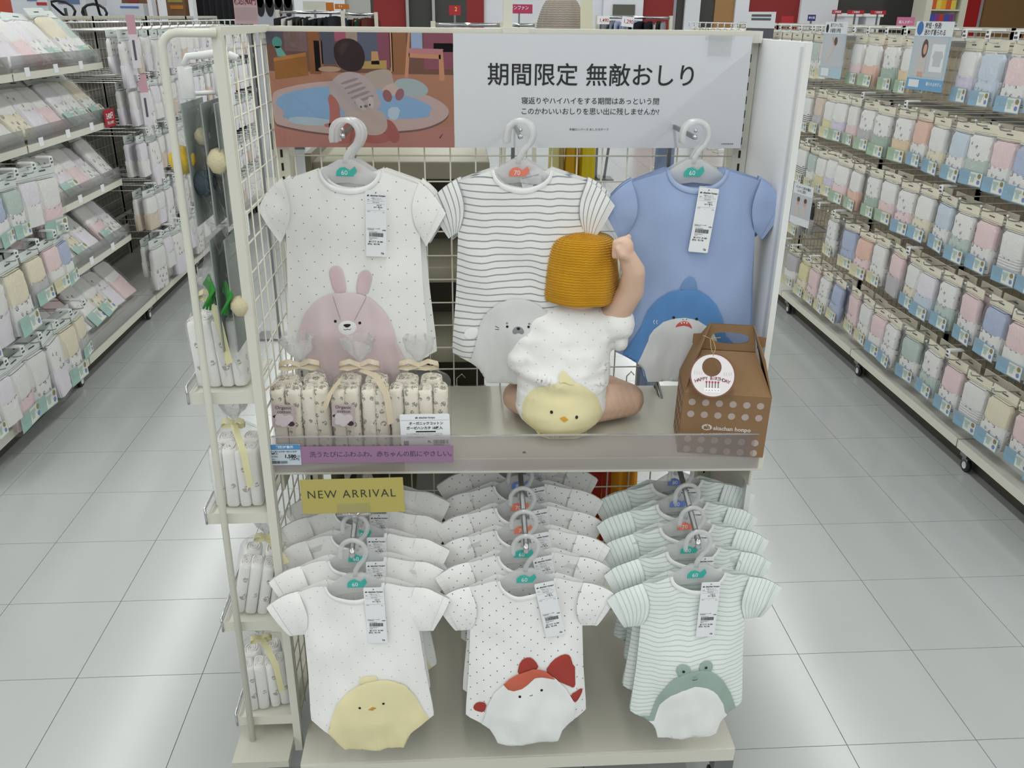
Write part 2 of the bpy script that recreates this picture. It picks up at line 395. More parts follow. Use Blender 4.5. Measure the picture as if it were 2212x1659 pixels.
# printed picture, drawn from layered flat shapes; unit: photo pixels of the sign
def pic(pts): return [(-.453 + (x - 1) * .337 / 1318, .203 - (y - 1) * .203 / 815) for x, y in pts]
PH = B(); phm = []
def shape(poly, color, lay, sm=0):
    poly = smooth_poly(poly, sm) if sm else poly
    key = 'print_' + color.strip('#')
    m = mat(key, color, .6, spec=.15)
    if m not in phm: phm.append(m)
    PH.mi = phm.index(m); q = pic(poly); y = -.0007 - lay * .00004
    PH.add([(x, y, z) for x, z in q], [tuple(range(len(q)))])
W_, H_ = 1318, 815
shape([(0, 0), (W_, 0), (W_, 330), (0, 330)], '#6c4a3e', 0)
shape([(0, 270), (W_, 290), (W_, H_), (0, H_)], '#a3735c', 1)
shape([(0, 660), (W_, 660), (W_, H_), (0, H_)], '#a8756a', 1.5)
for x0, x1, y0, y1, c in ((0, 120, 0, 90, '#514c58'), (120, 290, 0, 170, '#6b4a48'), (290, 370, 0, 290, '#84522d'), (380, 480, 0, 220, '#4a4b58'), (480, 560, 0, 60, '#9a4f63'),
                          (560, 640, 0, 130, '#9a8578'), (640, 780, 0, 210, '#55596b'), (780, 870, 0, 240, '#7d4556'), (880, 985, 0, 290, '#8a5b3c'), (1020, 1100, 0, 130, '#8fa1bd'), (1110, 1318, 0, 250, '#834a58'),
                          (865, 888, 0, 270, '#b98866'), (330, 390, 60, 270, '#8c6049'), (1180, 1318, 70, 130, '#c597a5')): shape([(x0, y0), (x1, y0), (x1, y1), (x0, y1)], c, 2)
shape(ellipse(75, 75, 35, 40), '#4d8a80', 3); shape([(55, 100), (95, 100), (135, 170), (70, 170)], '#5f9c92', 3)
shape([(40, 180), (270, 140), (280, 300), (40, 330)], '#8d5c2c', 4); shape([(40, 180), (270, 140), (270, 165), (40, 205)], '#a9713a', 5)
shape(ellipse(430, 255, 80, 20), '#a88a72', 4); shape([(735, 130), (780, 130), (790, 220), (730, 220)], '#b58a5e', 4); shape([(660, 200), (840, 190), (840, 250), (660, 250)], '#a98a4e', 4)
for a in ([(985, 120), (1010, 120), (990, 310), (965, 310)], [(1215, 120), (1245, 120), (1255, 330), (1215, 330)], [(1000, 140), (1230, 150), (1230, 180), (1000, 170)], [(1000, 0), (1015, 0), (1005, 120), (985, 120)]): shape(a, '#bb8464', 5)
shape([(1000, 105), (1250, 110), (1235, 150), (1000, 140)], '#b0767a', 6)
rug = [(-20, 430), (60, 395), (300, 345), (600, 330), (900, 360), (1130, 430), (1260, 500), (1290, 560), (1240, 620), (1090, 680), (850, 700), (500, 725), (250, 700), (60, 660), (0, 640)]
shape([(max(0, x), y + 14) for x, y in rug], '#6d5650', 6, 2); shape([(max(0, x), y) for x, y in rug], '#b49c98', 7, 2)
shape([(20, 500), (60, 440), (200, 400), (420, 370), (700, 380), (900, 420), (1050, 460), (1170, 520), (1130, 560), (1150, 590), (950, 610), (700, 600), (500, 640), (300, 620), (60, 610), (90, 560)], '#7f9fc0', 8, 1)
shape([(120, 590), (340, 600), (500, 640), (300, 660), (100, 640)], '#a3b4bd', 8.5, 1); shape([(840, 520), (930, 520), (900, 620), (830, 600)], '#a9b9c6', 8.5, 1)
shape(ellipse(1010, 380, 125, 62, rot=.2), '#9aa7a9', 9); shape([(650, 300), (760, 255), (870, 250), (880, 330), (900, 370), (780, 400), (700, 380)], '#a7978d', 9.5, 2)
shape([(800, 380), (890, 340), (930, 400), (900, 440), (800, 430)], '#b9a49a', 10, 2); shape(ellipse(835, 440, 32, 45, rot=-.3), '#8a5b5b', 10.5); shape(ellipse(925, 430, 30, 45, rot=.4), '#8f6064', 10.5)
shape([(400, 430), (470, 440), (490, 560), (470, 690), (390, 690), (415, 560)], '#a7665c', 11, 1); shape([(360, 640), (470, 640), (480, 670), (370, 670)], '#ad6e62', 11, 1)
shape([(420, 620), (560, 570), (620, 640), (560, 790), (440, 790), (425, 700)], '#a4645a', 11.5, 2); shape([(600, 700), (720, 690), (860, 730), (820, 785), (640, 785)], '#a15f56', 11.5, 2)
shape([(780, 610), (860, 610), (920, 720), (900, 780), (850, 785), (800, 700)], '#9d5a54', 12, 2)
shape([(400, 400), (460, 310), (540, 270), (620, 275), (700, 310), (760, 410), (770, 440), (800, 530), (600, 590), (500, 560), (470, 470)], '#ab9c9a', 13, 2)
for k in range(5): shape([(500 + 22 * k, 350 + 34 * k), (620 + 26 * k, 310 + 30 * k), (640 + 26 * k, 325 + 30 * k), (510 + 22 * k, 366 + 34 * k)], '#8d7f80', 14, 1)
shape([(500, 560), (640, 540), (800, 540), (830, 630), (820, 690), (760, 730), (650, 720), (540, 640)], '#b09f97', 14, 2); shape([(590, 470), (640, 455), (690, 540), (640, 550)], '#b7aba8', 15, 1); shape([(690, 450), (730, 445), (735, 530), (700, 530)], '#b7aba8', 15, 1)
for x, y in ((640, 520), (705, 505)): shape(ellipse(x, y, 6, 8, 10), '#2a2326', 16)
shape(ellipse(675, 515, 14, 10, 12), '#6b6468', 16)
shape([(470, 150), (480, 220), (520, 260), (600, 270), (640, 240), (560, 160)], '#a9735f', 12.5, 1)
shape([(465, 130), (480, 75), (540, 42), (610, 45), (665, 85), (690, 150), (680, 220), (640, 268), (570, 270), (520, 255), (480, 215)], '#2b1a1a', 17, 2)
shape([(500, 110), (540, 70), (580, 65), (560, 110), (520, 170)], '#42302f', 18, 2)
shape([(1205, 745), (1230, 715), (1236, 712), (1212, 748)], '#4d3028', 18)
PH.build('printed_picture', phm, sg)
TX = .162
def sign_text(txt, x, z, size, bold, sp=1.0, m=INK, parent=sg, y=-.0012, sq=1.0, name='lettering', align='CENTER'): return put(name, text_mesh(txt, size, m, bold, align, sp, sq), parent, (x, y, z))
sign_text('期間限定', .032, .130, .0425, .009, 1.02); sign_text('無敵おしり', .238, .130, .0425, .009, 1.02)
sign_text('寝返りやハイハイをする期間はあっという間', .143, .0855, .0134, .004, .97); sign_text('このかわいいおしりを思い出に残しませんか?', .143, .0665, .0134, .004, .955)
sign_text('半袖ロンパース おしりモチーフ', .142, .034, .0054, .006)
sign_text('24SS8月-M 赤本', .415, .008, .0036, .004)
sl = B().box(-.456, .452, -.0022, -.0014, -.002, .205).build('clear_sleeve', film_mat('sleeve_film', '#ffffff', .012, .04, 0, milk=.0, edge=.03), sg)
for k in range(4): B().box(.443 + k * .003, .4442 + k * .003, -.004, -.002, .0, .205).build('sleeve_edge', ACRYL, sg)
cl = B().box(.358, .402, -.006, -.0045, .168, .205).box(.352, .406, -.0075, -.003, .196, .204).build('clear_pocket', ACRYL, sg)
cl = B().box(-.42, -.38, -.006, -.0045, .17, .203).build('clear_pocket', ACRYL, sg)

# ------------------------------------------------------------------ hangers
CHIP = {60: mat('chip_teal', '#3fb3a6', .4), 70: mat('chip_coral', '#e8826a', .4), 80: mat('chip_blue', '#6f8fd0', .4)}
def ring(a0, a1, r, cx, cz, n): return [(cx + r * math.cos(a0 + (a1 - a0) * i / n), 0, cz + r * math.sin(a0 + (a1 - a0) * i / n)) for i in range(n + 1)]
_hk = [(-.0225, 0, -.034), (-.0235, 0, -.027)] + ring(R_(178), R_(-22), .0228, 0, -.0185, 14)[1:] + [(.017, 0, -.036), (.008, 0, -.045), (.0, 0, -.058), (-.001, 0, -.068)]
HOOK_ME = B().tube(_hk, [.0040] + [.0045] * (len(_hk) - 2) + [.005], 8).mesh('hook', FROST, True)
_arch = [(-.105, -.112), (-.06, -.092), (-.03, -.072), (-.012, -.062), (.012, -.062), (.03, -.072), (.06, -.092), (.105, -.112), (.108, -.120), (.075, -.112), (.035, -.105), (.0, -.101), (-.035, -.105), (-.075, -.112), (-.108, -.120)]
ARCH_ME = B().prism(_arch, -.002, .002).mesh('shoulder_bar', FROST)
CHIP_ME = {}; NUM_ME = {}
for k, m in CHIP.items():
    CHIP_ME[k] = B().prism([(-.0175, -.0905), (-.017, -.082), (-.011, -.076), (-.003, -.0745), (.004, -.078), (.006, -.0805), (.0155, -.073), (.019, -.081), (.012, -.0905)], -.0036, -.0022).mesh('size_chip', m)
    NUM_ME[k] = text_mesh(str(k), .0115, PAPER, 0, 'CENTER')
HANG = {}
def hanger(size, loc, rot, label):
    if size not in HANG:
        t = thing('hanger', label, 'hanger', loc, rot, 'translucent baby hangers'); HANG[size] = t
        put('hook', HOOK_ME, t); put('shoulder_bar', ARCH_ME, t); c = put('size_chip', CHIP_ME[size], t); put('chip_number', NUM_ME[size], c, (-.003, -.0039, -.0845))
        return t
    return copy_tree(HANG[size], loc, rot, label)

# ------------------------------------------------------------------ price tag on a romper
def barcode(x0, x1, z0, z1, seed=1):
    r = random.Random(seed); out = []; x = x0
    while x < x1:
        wdt = r.choice((.00035, .0006, .0009)); out.append((plate(x, min(x + wdt, x1), z0, z1), (0, 0, 0), 0)); x += wdt + r.choice((.0004, .0007))
    return out
def tx(s, size, x, z, bold=0, m=INK): return (text_mesh(s, size, m, bold, 'LEFT'), (x, 0, z), 0)
_p = [tx('ah', .0042, -.0152, -.0095, .05), tx('akachan honpo', .0043, -.0095, -.0095, .03), tx('半袖ロンパース', .0025, -.008, -.0142), tx('おしりモチーフ', .0025, -.006, -.0168), tx('品番', .002, -.0152, -.0168),
      (plate(-.0155, .0155, -.0192, -.0190), (0, 0, 0), 0), tx('1841249-8', .0027, -.006, -.0212), (plate(-.0155, .0155, -.0235, -.0233), (0, 0, 0), 0), tx('表面 綿', .0027, .001, -.0262), tx('(60) 体重 6kg', .0027, -.004, -.0295, .02), tx('月', .0024, .005, -.0325),
      (plate(-.0155, .0155, -.0352, -.0350), (0, 0, 0), 0), tx('60957', .0022, -.0152, -.0372), tx('*', .003, -.002, -.039), tx('100%', .0022, .0105, -.0385),
      tx('株式会社 赤ちゃん本舗', .0021, -.0152, -.0672), tx('お客様相談室', .0019, -.0152, -.0692), tx('中国製', .0021, .0105, -.0698, .03), tx('YO-0D106601', .0025, -.0125, -.0732)]
_p += barcode(-.0122, .0128, -.0815, -.0745) + [tx('2022068628617', .0024, -.0128, -.0838), tx('10660', .0022, -.0125, -.0862), tx('本体価格  ¥1,980', .0034, -.0132, -.0905, .03), tx('(税込   ¥2,178)', .0034, -.0150, -.0948, .03), tx('Cs', .0045, .0085, -.111, .05)]
TAGP_ME = join_meshes('tag_print', [q for q in _p if min(v.co.z for v in q[0].vertices) + q[1][2] > -.06], [INK]); TAGB_ME = join_meshes('price_print', [q for q in _p if min(v.co.z for v in q[0].vertices) + q[1][2] <= -.06 and 'Cs' not in q[0].name], [INK])
TAG_ME = B().prism(smooth_poly([(-.018, -.002), (.018, -.002), (.018, -.116), (-.018, -.116)], 1), -.0006, .0006)
TAG_ME = B().prism([(-.0165, -.001), (.0165, -.001), (.018, -.0025), (.018, -.1155), (.0165, -.117), (-.0165, -.117), (-.018, -.1155), (-.018, -.0025)], -.0005, .0005).mesh('price_tag', PAPER)
HOLE_ME = B().cyl((0, -.0012, -.0045), (0, -.0004, -.0045), .0011, 8).mesh('tag_fastener', GREYINK)

# ------------------------------------------------------------------ rompers
class Romper:
    def __init__(s, seed, hw=.112, droop=0, belly=.022, L=.368):
        s.seed = seed; s.hwb = hw; s.droop = droop; s.belly = belly; s.L = L; s.nw = .052
    def hw(s, z):
        t = -z / s.L; k = s.hwb / .112
        pts = ((0, .106), (.12, .107), (.3, .1055), (.55, .110), (.78, .117), (.85, .118), (1, .117))
        for (a, b), (c, d) in zip(pts, pts[1:]):
            if t <= c: return k * (b + (d - b) * (t - a) / (c - a))
        return k * .117
    def ztop(s, u, back=False):
        x = abs(u) * s.hw(0); 
        if x < s.nw: return -(.010 if back else .036) * math.sqrt(max(0, 1 - (x / s.nw) ** 2)) 
        return -(x - s.nw) * .34
    def zbot(s, u):
        a = abs(u)
        if a < .53: return -s.L + .003 * math.cos(a / .53 * 1.57) * -1
        t = (a - .53) / .47; return -s.L + .060 * (t ** .36)
    def wr(s, x, z, side):
        v = Vector((x * 17, z * 8 + side * 5, s.seed * 3.1)); w_ = noise.noise(v) * .0095 + noise.noise(v * 2.3) * .0032
        t = max(0, (-z - .27) / .11); w_ += noise.noise(Vector((x * 60, z * 22, s.seed))) * .0028 * t
        return w_
    def yf(s, x, z):
        h = max(.02, s.hw(z)); u = min(1, abs(x) / h); b = s.belly * (.45 + .55 * min(1, -z / .25)) * (1 - .35 * max(0, (-z - .3) / .076))
        return -(.003 + b * (1 - u * u) ** .75) - s.wr(x, z, 0) * min(1, (1 - u) * 6)
    def body(s, m):
        b = B(); nu, nv = 26, 30
        def P(u, v, back):
            U = u * 2 - 1; z0, z1 = s.zbot(U), s.ztop(U, back); z = z0 + (z1 - z0) * v; x = U * s.hw(z)
            y = s.yf(x, z) if not back else (.002 + .010 * (1 - U * U) + s.wr(x, z, 1) * .6)
            return (x, y, z)
        def uvf(u, v, back=0):
            p = P(u, v, back); return (p[0] + 1, p[2] + 1 + (s.wr(p[0], p[2], 0) * .7))
        b.grid(nu, nv, lambda u, v: P(u, v, 0), lambda u, v: uvf(u, v)); b.grid(nu, nv, lambda u, v: P(1 - u, v, 1), lambda u, v: uvf(1 - u, v, 1))
        return b.mesh('body', m, True)
    def sleeve(s, m, sd):
        k = s.hwb / .112; S = Vector((.1055 * k, 0, -.018)); A = Vector((.104 * k, 0, -.112)); d = s.droop
        T = Vector((.168 - d * .1, 0, -.048 - d)); U_ = Vector((.133 - d * .1, 0, -.112 - d * .9)); b = B()
        def P(u, v, back):
            a = S.lerp(A, v); c = T.lerp(U_, v); a.x -= .012 * math.sin(math.pi * v); p = a.lerp(c, u); p.z += .006 * math.sin(math.pi * u) * (1 - v)
            bu = (.009 - .004 * u) * math.sin(math.pi * min(1, max(0, v))) ** .7
            n = noise.noise(Vector((p.x * 30 * sd, p.z * 30, s.seed + 4))) * .0035
            y = -(.003 + bu) + n if not back else (.002 + bu * .8)
            return (p.x * sd, y, p.z)
        def uvf(u, v):
            return (v * .1 * 1 + 1.5, u * .075 + 1)
        b.grid(10, 10, lambda u, v: P(u, v, 0), uvf); b.grid(10, 10, lambda u, v: P(u, v, 1), uvf)
        # turned hem at the cuff
        b.grid(1, 10, lambda u, v: tuple(Vector(P(.84 + .17 * u, v, 0)) + Vector((0, -.0012, 0))), uvf)
        return b.mesh('sleeve', m, True)
    def collar(s, m):
        b = B(); n = 28
        def fr(u, v):
            a = (u * 2 - 1) * math.pi / 2; x = s.nw * math.sin(a); z = -.036 * math.cos(a); r = (v - .5) * .0095
            o = Vector((math.sin(a) * .6, 0, -math.cos(a))); z += o.z * r; x += o.x * r
            return (x, s.yf(x * .98, z - .002) - .0018 - .0012 * math.sin(math.pi * v), z + .001)
        def bk(u, v):
            a = (u * 2 - 1) * math.pi / 2; x = s.nw * math.sin(a); z = -.010 * math.cos(a) + .002 - v * .012
            return (x, .010 * (1 - (x / .11) ** 2) - .001, z)
        b.grid(n, 3, fr); b.grid(n, 2, bk)
        return b.mesh('collar', m, True)
def make_romper(name, label, r, cloth, rib, loc, rot, group, art, tagpos=(.05, -.03, 0), tagrot=0):
    t = thing('romper', label, 'romper', loc, rot, group)
    bm_ = r.body(cloth); put('body', bm_, t); put('sleeve', r.sleeve(cloth, 1), t); put('sleeve', r.sleeve(cloth, -1), t); put('collar', r.collar(rib), t)
    parents = {}
    for it in art:
        nm, poly, m, lay = it[:4]
        if isinstance(poly, dict): u0, u1 = poly['u']; poly = poly['top'] + [(q * r.hw(r.zbot(q)), r.zbot(q) + .002) for q in [u1 + (u0 - u1) * i / 24 for i in range(25)]]
        par = parents.get(it[4]) if len(it) > 4 and it[4] else t
        o = put(nm, patch_mesh(nm, poly, lambda x, z: r.yf(x, max(z, -r.L)), .0026 + lay * .0013, m, .0055), par)
        parents[nm] = o
    g = put('price_tag', TAG_ME, t, (tagpos[0], r.yf(tagpos[0], tagpos[1] - .04) - .006, tagpos[1]), (R_(-2), tagrot, R_(0)))
    put('tag_print', TAGP_ME, g, (0, -.0009, 0)); put('price_print', TAGB_ME, g, (0, -.0009, 0)); put('tag_fastener', HOLE_ME, g)
    return t
DOTW = pattern_mat('cloth_white_grey_dots', '#f3f3ef', '#8d8d8a', 'dots', .030, .0011)
DOTB = pattern_mat('cloth_white_dark_dots', '#f4f4f2', '#6c6463', 'dots', .0255, .0012)
DOTF = pattern_mat('cloth_white_faint_dots', '#f4f4f1', '#c0beb9', 'dots', .030, .0010)
STRG = pattern_mat('cloth_grey_stripe', '#eeefec', '#9c9ca2', 'stripe', .0125, .0024)
STRM = pattern_mat('cloth_mint_stripe', '#ecf2ef', '#c6d6cf', 'stripe', .0098, .0022)
BLUEC = pattern_mat('cloth_light_blue', '#a0b4d8', '#98abcf', 'stripe', .002, .001)
WHITEC = mat('cloth_white', '#f0f1ef', .85, spec=.2, sheen=.15); BLUER = mat('cloth_blue_rib', '#a3b5d5', .85, spec=.2)
PINK = mat('cloth_pink', '#e0ced0', .9, spec=.15, noise_amt=.03); PINKE = mat('cloth_pink_ear', '#dcc3c7', .9, spec=.15)
YEL = mat('cloth_yellow', '#ebe2b4', .9, spec=.15); ORNG = mat('cloth_orange', '#dba233', .8); SEALG = mat('cloth_seal_grey', '#dcdddb', .9, spec=.15)
SHB = mat('cloth_shark_blue', '#5f8ec4', .9, spec=.15, noise_amt=.06, nscale=30); SHF = mat('cloth_shark_fin', '#7595c0', .9, spec=.15); SHW = mat('cloth_shark_belly', '#d6d8d9', .9, spec=.15)
RDC = mat('cloth_red', '#a8473f', .9, spec=.15); RDO = mat('cloth_orange_red', '#c96a55', .9, spec=.15); FRG = mat('cloth_frog_green', '#a0b5ab', .9, spec=.15); NOSEG = mat('cloth_nose_grey', '#8d9191', .9)
MOUTH = mat('cloth_mouth_red', '#c8574f', .8); THREAD = mat('thread_brown', '#a58f92', .9)
def conv(cx, cy, s, ox, oy, px, py, kx, kz):
    """photo crop coordinates -> metres on the cloth, measured from the middle of the shoulder line"""
    ln = (1027 - px) / (5518 - py)    # vertical edges lean towards the nadir in the photo
    return lambda pts: [((ox + x / s - px - ln * (oy + y / s - py)) * kx, -(oy + y / s - py) * kz) for x, y in pts]
def line(x0, y0, x1, y1, w_):
    d = math.hypot(x1 - x0, y1 - y0); nx, ny = -(y1 - y0) / d * w_ / 2, (x1 - x0) / d * w_ / 2
    return [(x0 + nx, y0 + ny), (x1 + nx, y1 + ny), (x1 - nx, y1 - ny), (x0 - nx, y0 - ny)]
def arc(cx, cy, rx, ry, a0, a1, w_, n=8):
    o = [(cx + (rx + w_ / 2) * math.cos(a0 + (a1 - a0) * i / n), cy + (ry + w_ / 2) * math.sin(a0 + (a1 - a0) * i / n)) for i in range(n + 1)]
    return o + [(cx + (rx - w_ / 2) * math.cos(a0 + (a1 - a0) * i / n), cy + (ry - w_ / 2) * math.sin(a0 + (a1 - a0) * i / n)) for i in range(n, -1, -1)]
U = conv(0, 0, 3.318, 540, 330, 764, 383, .00083, .00087)
bunny = [('ear', U(smooth_poly([(640, 1020), (600, 880), (610, 840), (650, 822), (690, 830), (715, 890), (735, 1010)], 1)), PINKE, 0), ('ear', U(smooth_poly([(795, 1010), (812, 890), (840, 850), (880, 843), (912, 870), (910, 930), (878, 1035)], 1)), PINKE, 0),
         ('face_patch', {'top': U([(352, 1365), (375, 1300), (400, 1230), (430, 1170), (470, 1120), (510, 1078), (560, 1045), (605, 1024), (650, 1012), (740, 1003), (830, 1015), (900, 1045), (980, 1110), (1015, 1150), (1040, 1190), (1080, 1290), (1098, 1380)]), 'u': (-.72, .70)}, PINK, 1),
         ('muzzle', U(ellipse(740, 1258, 66, 54)), WHITEC, 2), ('nose', U(smooth_poly([(718, 1228), (762, 1228), (768, 1240), (740, 1258), (712, 1240)], 1)), INK, 3), ('eye', U(ellipse(652, 1214, 11, 11, 12)), INK, 2), ('eye', U(ellipse(830, 1226, 11, 11, 12)), INK, 2),
         ('mouth', U(arc(728, 1262, 13, 9, .2, 2.9, 4)), INK, 3), ('mouth', U(arc(754, 1262, 13, 9, .2, 2.9, 4)), INK, 3), ('stitching', U(line(632, 1030, 692, 1200, 2.2)), THREAD, 2), ('stitching', U(line(876, 1035, 792, 1205, 2.2)), THREAD, 2)]
U = conv(0, 0, 3.687, 900, 360, 1118, 383, .00083, .00087)
seal = [('flipper', U(ellipse(375, 1362, 66, 46, 20, -.45)), WHITEC, 0),
        ('face_patch', {'top': U([(400, 1480), (410, 1440), (440, 1310), (470, 1240), (510, 1180), (580, 1120), (620, 1096), (680, 1075), (760, 1065), (860, 1080), (940, 1120), (1010, 1180), (1080, 1300), (1116, 1440), (1126, 1480)]), 'u': (-.74, .74)}, SEALG, 1),
        ('nose_patch', U(smooth_poly([(712, 1335), (725, 1300), (763, 1282), (802, 1300), (816, 1335), (795, 1352), (764, 1336), (735, 1354)], 1)), NOSEG, 2), ('nose', U(ellipse(765, 1302, 14, 11, 12)), INK, 3), ('eye', U(ellipse(673, 1290, 11, 11, 12)), INK, 2), ('eye', U(ellipse(850, 1290, 11, 11, 12)), INK, 2),
        ('brow', U(ellipse(671, 1262, 11, 8, 12)), NOSEG, 2), ('brow', U(ellipse(856, 1266, 11, 8, 12)), NOSEG, 2), ('whisker', U(line(573, 1292, 605, 1305, 5)), INK, 2), ('whisker', U(line(573, 1318, 605, 1318, 5)), INK, 2)]
U = conv(0, 0, 3.77, 1260, 360, 1492, 383, .00083, .00087)
shark = [('fin', U(smooth_poly([(698, 1030), (730, 960), (780, 915), (825, 925), (850, 970), (856, 1045)], 1)), SHF, 0),
         ('face_patch', {'top': U([(380, 1340), (400, 1280), (440, 1200), (520, 1110), (620, 1045), (690, 1025), (770, 1022), (870, 1032), (950, 1085), (1020, 1160), (1070, 1270), (1095, 1370), (1105, 1430)]), 'u': (-.9, .9)}, SHB, 1),
         ('belly', {'top': U([(428, 1480), (440, 1430), (480, 1370), (560, 1300), (650, 1268), (740, 1260), (850, 1282), (940, 1340), (1000, 1410), (1030, 1480)]), 'u': (-.68, .68)}, SHW, 2),
         ('mouth', U([(660, 1342), (672, 1318), (695, 1298), (735, 1285), (775, 1297), (795, 1325), (804, 1354), (775, 1335), (735, 1326), (695, 1332)]), MOUTH, 3), ('eye', U(ellipse(647, 1257, 12, 12, 12)), INK, 3), ('eye', U(ellipse(843, 1270, 12, 12, 12)), INK, 3),
         ('nostril', U(ellipse(726, 1272, 4, 5, 8)), INK, 3), ('nostril', U(ellipse(757, 1273, 4, 5, 8)), INK, 3)]
shark += [('tooth', U([(x - 8, 1294 + d), (x + 8, 1294 + d), (x, 1310 + d)]), WHITEC, 4) for x, d in ((712, 2), (735, -2), (758, 2))]
shark += [('gill', U(arc(x, 1302, 14, 18, 1.9, 4.4, 4)), WHITEC, 2) for x in (492, 516)]
U = conv(0, 0, 3.615, 420, 1200, 766, 1260, .00086, .00105)
chick = [('comb', U(smooth_poly([(1240, 945), (1245, 905), (1290, 878), (1380, 876), (1397, 905), (1380, 920)], 1)), YEL, 0),
         ('face_patch', {'top': U([(965, 1320), (985, 1270), (1010, 1200), (1060, 1090), (1140, 1010), (1240, 948), (1310, 922), (1390, 910), (1460, 912), (1520, 925), (1610, 970), (1670, 1050), (1710, 1130), (1722, 1160)]), 'u': (-.6, .93)}, YEL, 1),
         ('eye', U(ellipse(1242, 1112, 11, 9, 12)), INK, 2), ('eye', U(ellipse(1431, 1090, 11, 9, 12)), INK, 2), ('beak', U([(1308, 1122), (1345, 1103), (1374, 1115), (1345, 1132)]), ORNG, 2), ('beak_line', U(line(1312, 1120, 1371, 1115, 3)), THREAD, 3)]
U = conv(0, 0, 2.5175, 900, 1000, 1126, 1262, .00086, .00105)
gold = [('tail_fin', U(smooth_poly([(655, 1135), (700, 1070), (760, 1042), (800, 1055), (808, 1100), (832, 1130), (815, 1160), (832, 1210), (820, 1237), (790, 1215), (710, 1175)], 1)), RDC, 0), ('top_fin', U(smooth_poly([(500, 1140), (520, 1065), (570, 1046), (605, 1075), (628, 1120), (560, 1130)], 1)), RDC, 0),
        ('side_fin', U(smooth_poly([(795, 1265), (860, 1253), (878, 1275), (850, 1310), (822, 1320)], 1)), RDC, 0), ('side_fin', U(smooth_poly([(248, 1338), (275, 1308), (330, 1300), (312, 1362), (262, 1360)], 1)), RDC, 0),
        ('face_patch', {'top': U([(312, 1390), (330, 1320), (370, 1240), (430, 1180), (500, 1140), (590, 1122), (660, 1135), (720, 1172), (770, 1225), (800, 1275), (828, 1325)]), 'u': (-.74, .78)}, WHITEC, 1),
        ('cap', U([(423, 1180), (455, 1152), (500, 1133), (545, 1121), (590, 1114), (660, 1128), (690, 1150), (712, 1172), (640, 1163), (600, 1166), (565, 1188), (525, 1208), (480, 1216), (448, 1206)]), RDO, 2),
        ('eye', U(ellipse(513, 1246, 8, 7, 12)), INK, 2), ('eye', U(ellipse(637, 1232, 8, 7, 12)), INK, 2), ('mouth', U(arc(577, 1246, 9, 5, .2, 2.9, 3)), INK, 2)]
U = conv(0, 0, 2.5175, 900, 1000, 1488, 1242, .00086, .00105)
frog = [('eye_bump', U(ellipse(1365, 1084, 41, 36, 20)), FRG, 0), ('eye_bump', U(ellipse(1498, 1083, 41, 36, 20)), FRG, 0),
        ('face_patch', {'top': U([(1175, 1365), (1195, 1310), (1215, 1260), (1245, 1205), (1280, 1160), (1312, 1128), (1350, 1105), (1390, 1093), (1430, 1090), (1475, 1094), (1520, 1105), (1562, 1132), (1600, 1170), (1650, 1260), (1668, 1310)]), 'u': (-.86, .86)}, FRG, 1),
        ('belly', {'top': U([(1195, 1385), (1210, 1340), (1230, 1290), (1260, 1250), (1290, 1220), (1350, 1190), (1430, 1180), (1500, 1195), (1535, 1215), (1560, 1240), (1600, 1310), (1612, 1365)]), 'u': (-.7, .7)}, WHITEC, 2),
        ('eye', U(ellipse(1362, 1082, 8, 7, 12)), INK, 2), ('eye', U(ellipse(1496, 1081, 8, 7, 12)), INK, 2), ('mouth', U(arc(1427, 1130, 16, 7, .2, 2.9, 3)), INK, 3), ('nostril', U(ellipse(1422, 1120, 2, 2, 8)), INK, 3), ('nostril', U(ellipse(1434, 1120, 2, 2, 8)), INK, 3)]
NTH = ('front', 'second', 'third', 'fourth', 'fifth', 'rearmost')
DROP = .078
# upper row
UP = [('bunny', 'white grey-dotted romper with pink bunny patch', 10, .127, DOTW, WHITEC, bunny, .024, (.046, -.030), .02, (60, 70, 80)), ('seal', 'grey-striped romper with pale grey seal patch', 11, .122, STRG, WHITEC, seal, .014, None, 0, (70, 70, 80)),
      ('shark', 'light blue romper with blue shark patch', 12, .124, BLUEC, BLUER, shark, .018, (.020, -.028), .10, (60, 60, 70))]
OFFU = ((0, 0), (.004, .0), (.007, .001))
for i, (nm, lab, seed, hw, cl_, rib, art, dr, tp, trot, sizes) in enumerate(UP):
    r = Romper(seed, hw, dr, .022, .408); src = None
    for k in range(3):
        hx = UX[i] + (.006, .0, .004)[i] + .004 * k; hy = -.192 + .022 * k; hz = 1.327 - .002 * k
        rl = (.02, 0, -.015)[i] + (0, -.03, .025)[k]
        hanger(sizes[k], (hx, hy, hz), (0, rl, R_(-2)), 'clear plastic hanger of the %s %s romper on the upper arm' % (NTH[k], nm))
        loc = (hx + .006, hy - .002, hz - DROP); lb = '%s, %s on its upper arm' % (lab, NTH[k])
        if k == 0:
            src = make_romper('romper', lb, r, cl_, rib, loc, (R_(1), rl, R_(-2)), nm + ' rompers on the upper arm', art, (tp[0], tp[1]) if tp else (.03, -.02), trot)
            if not tp:
                for ch in list(src.children):
                    if ch.name.startswith('price_tag'): ch.location = (.012, .004, -.004); ch.rotation_euler = (R_(-4), -.25, 0)
        else: copy_tree(src, loc, (0, rl, R_(-2 + 2 * k)), lb)
LOW = [('chick', 'white romper with pale yellow chick patch', 20, .113, DOTF, WHITEC, chick, (.034, -.005), .02, 5, (60, 60, 60, 70, 80)), ('goldfish', 'white dark-dotted romper with red goldfish patch', 21, .112, DOTB, WHITEC, gold, (.030, -.004), .2 * -1, 6, (60, 60, 70, 70, 80, 80)),
       ('frog', 'mint-striped romper with green frog patch', 22, .108, STRM, WHITEC, frog, (.022, -.012), .04, 5, (60, 60, 70, 80, 80))]
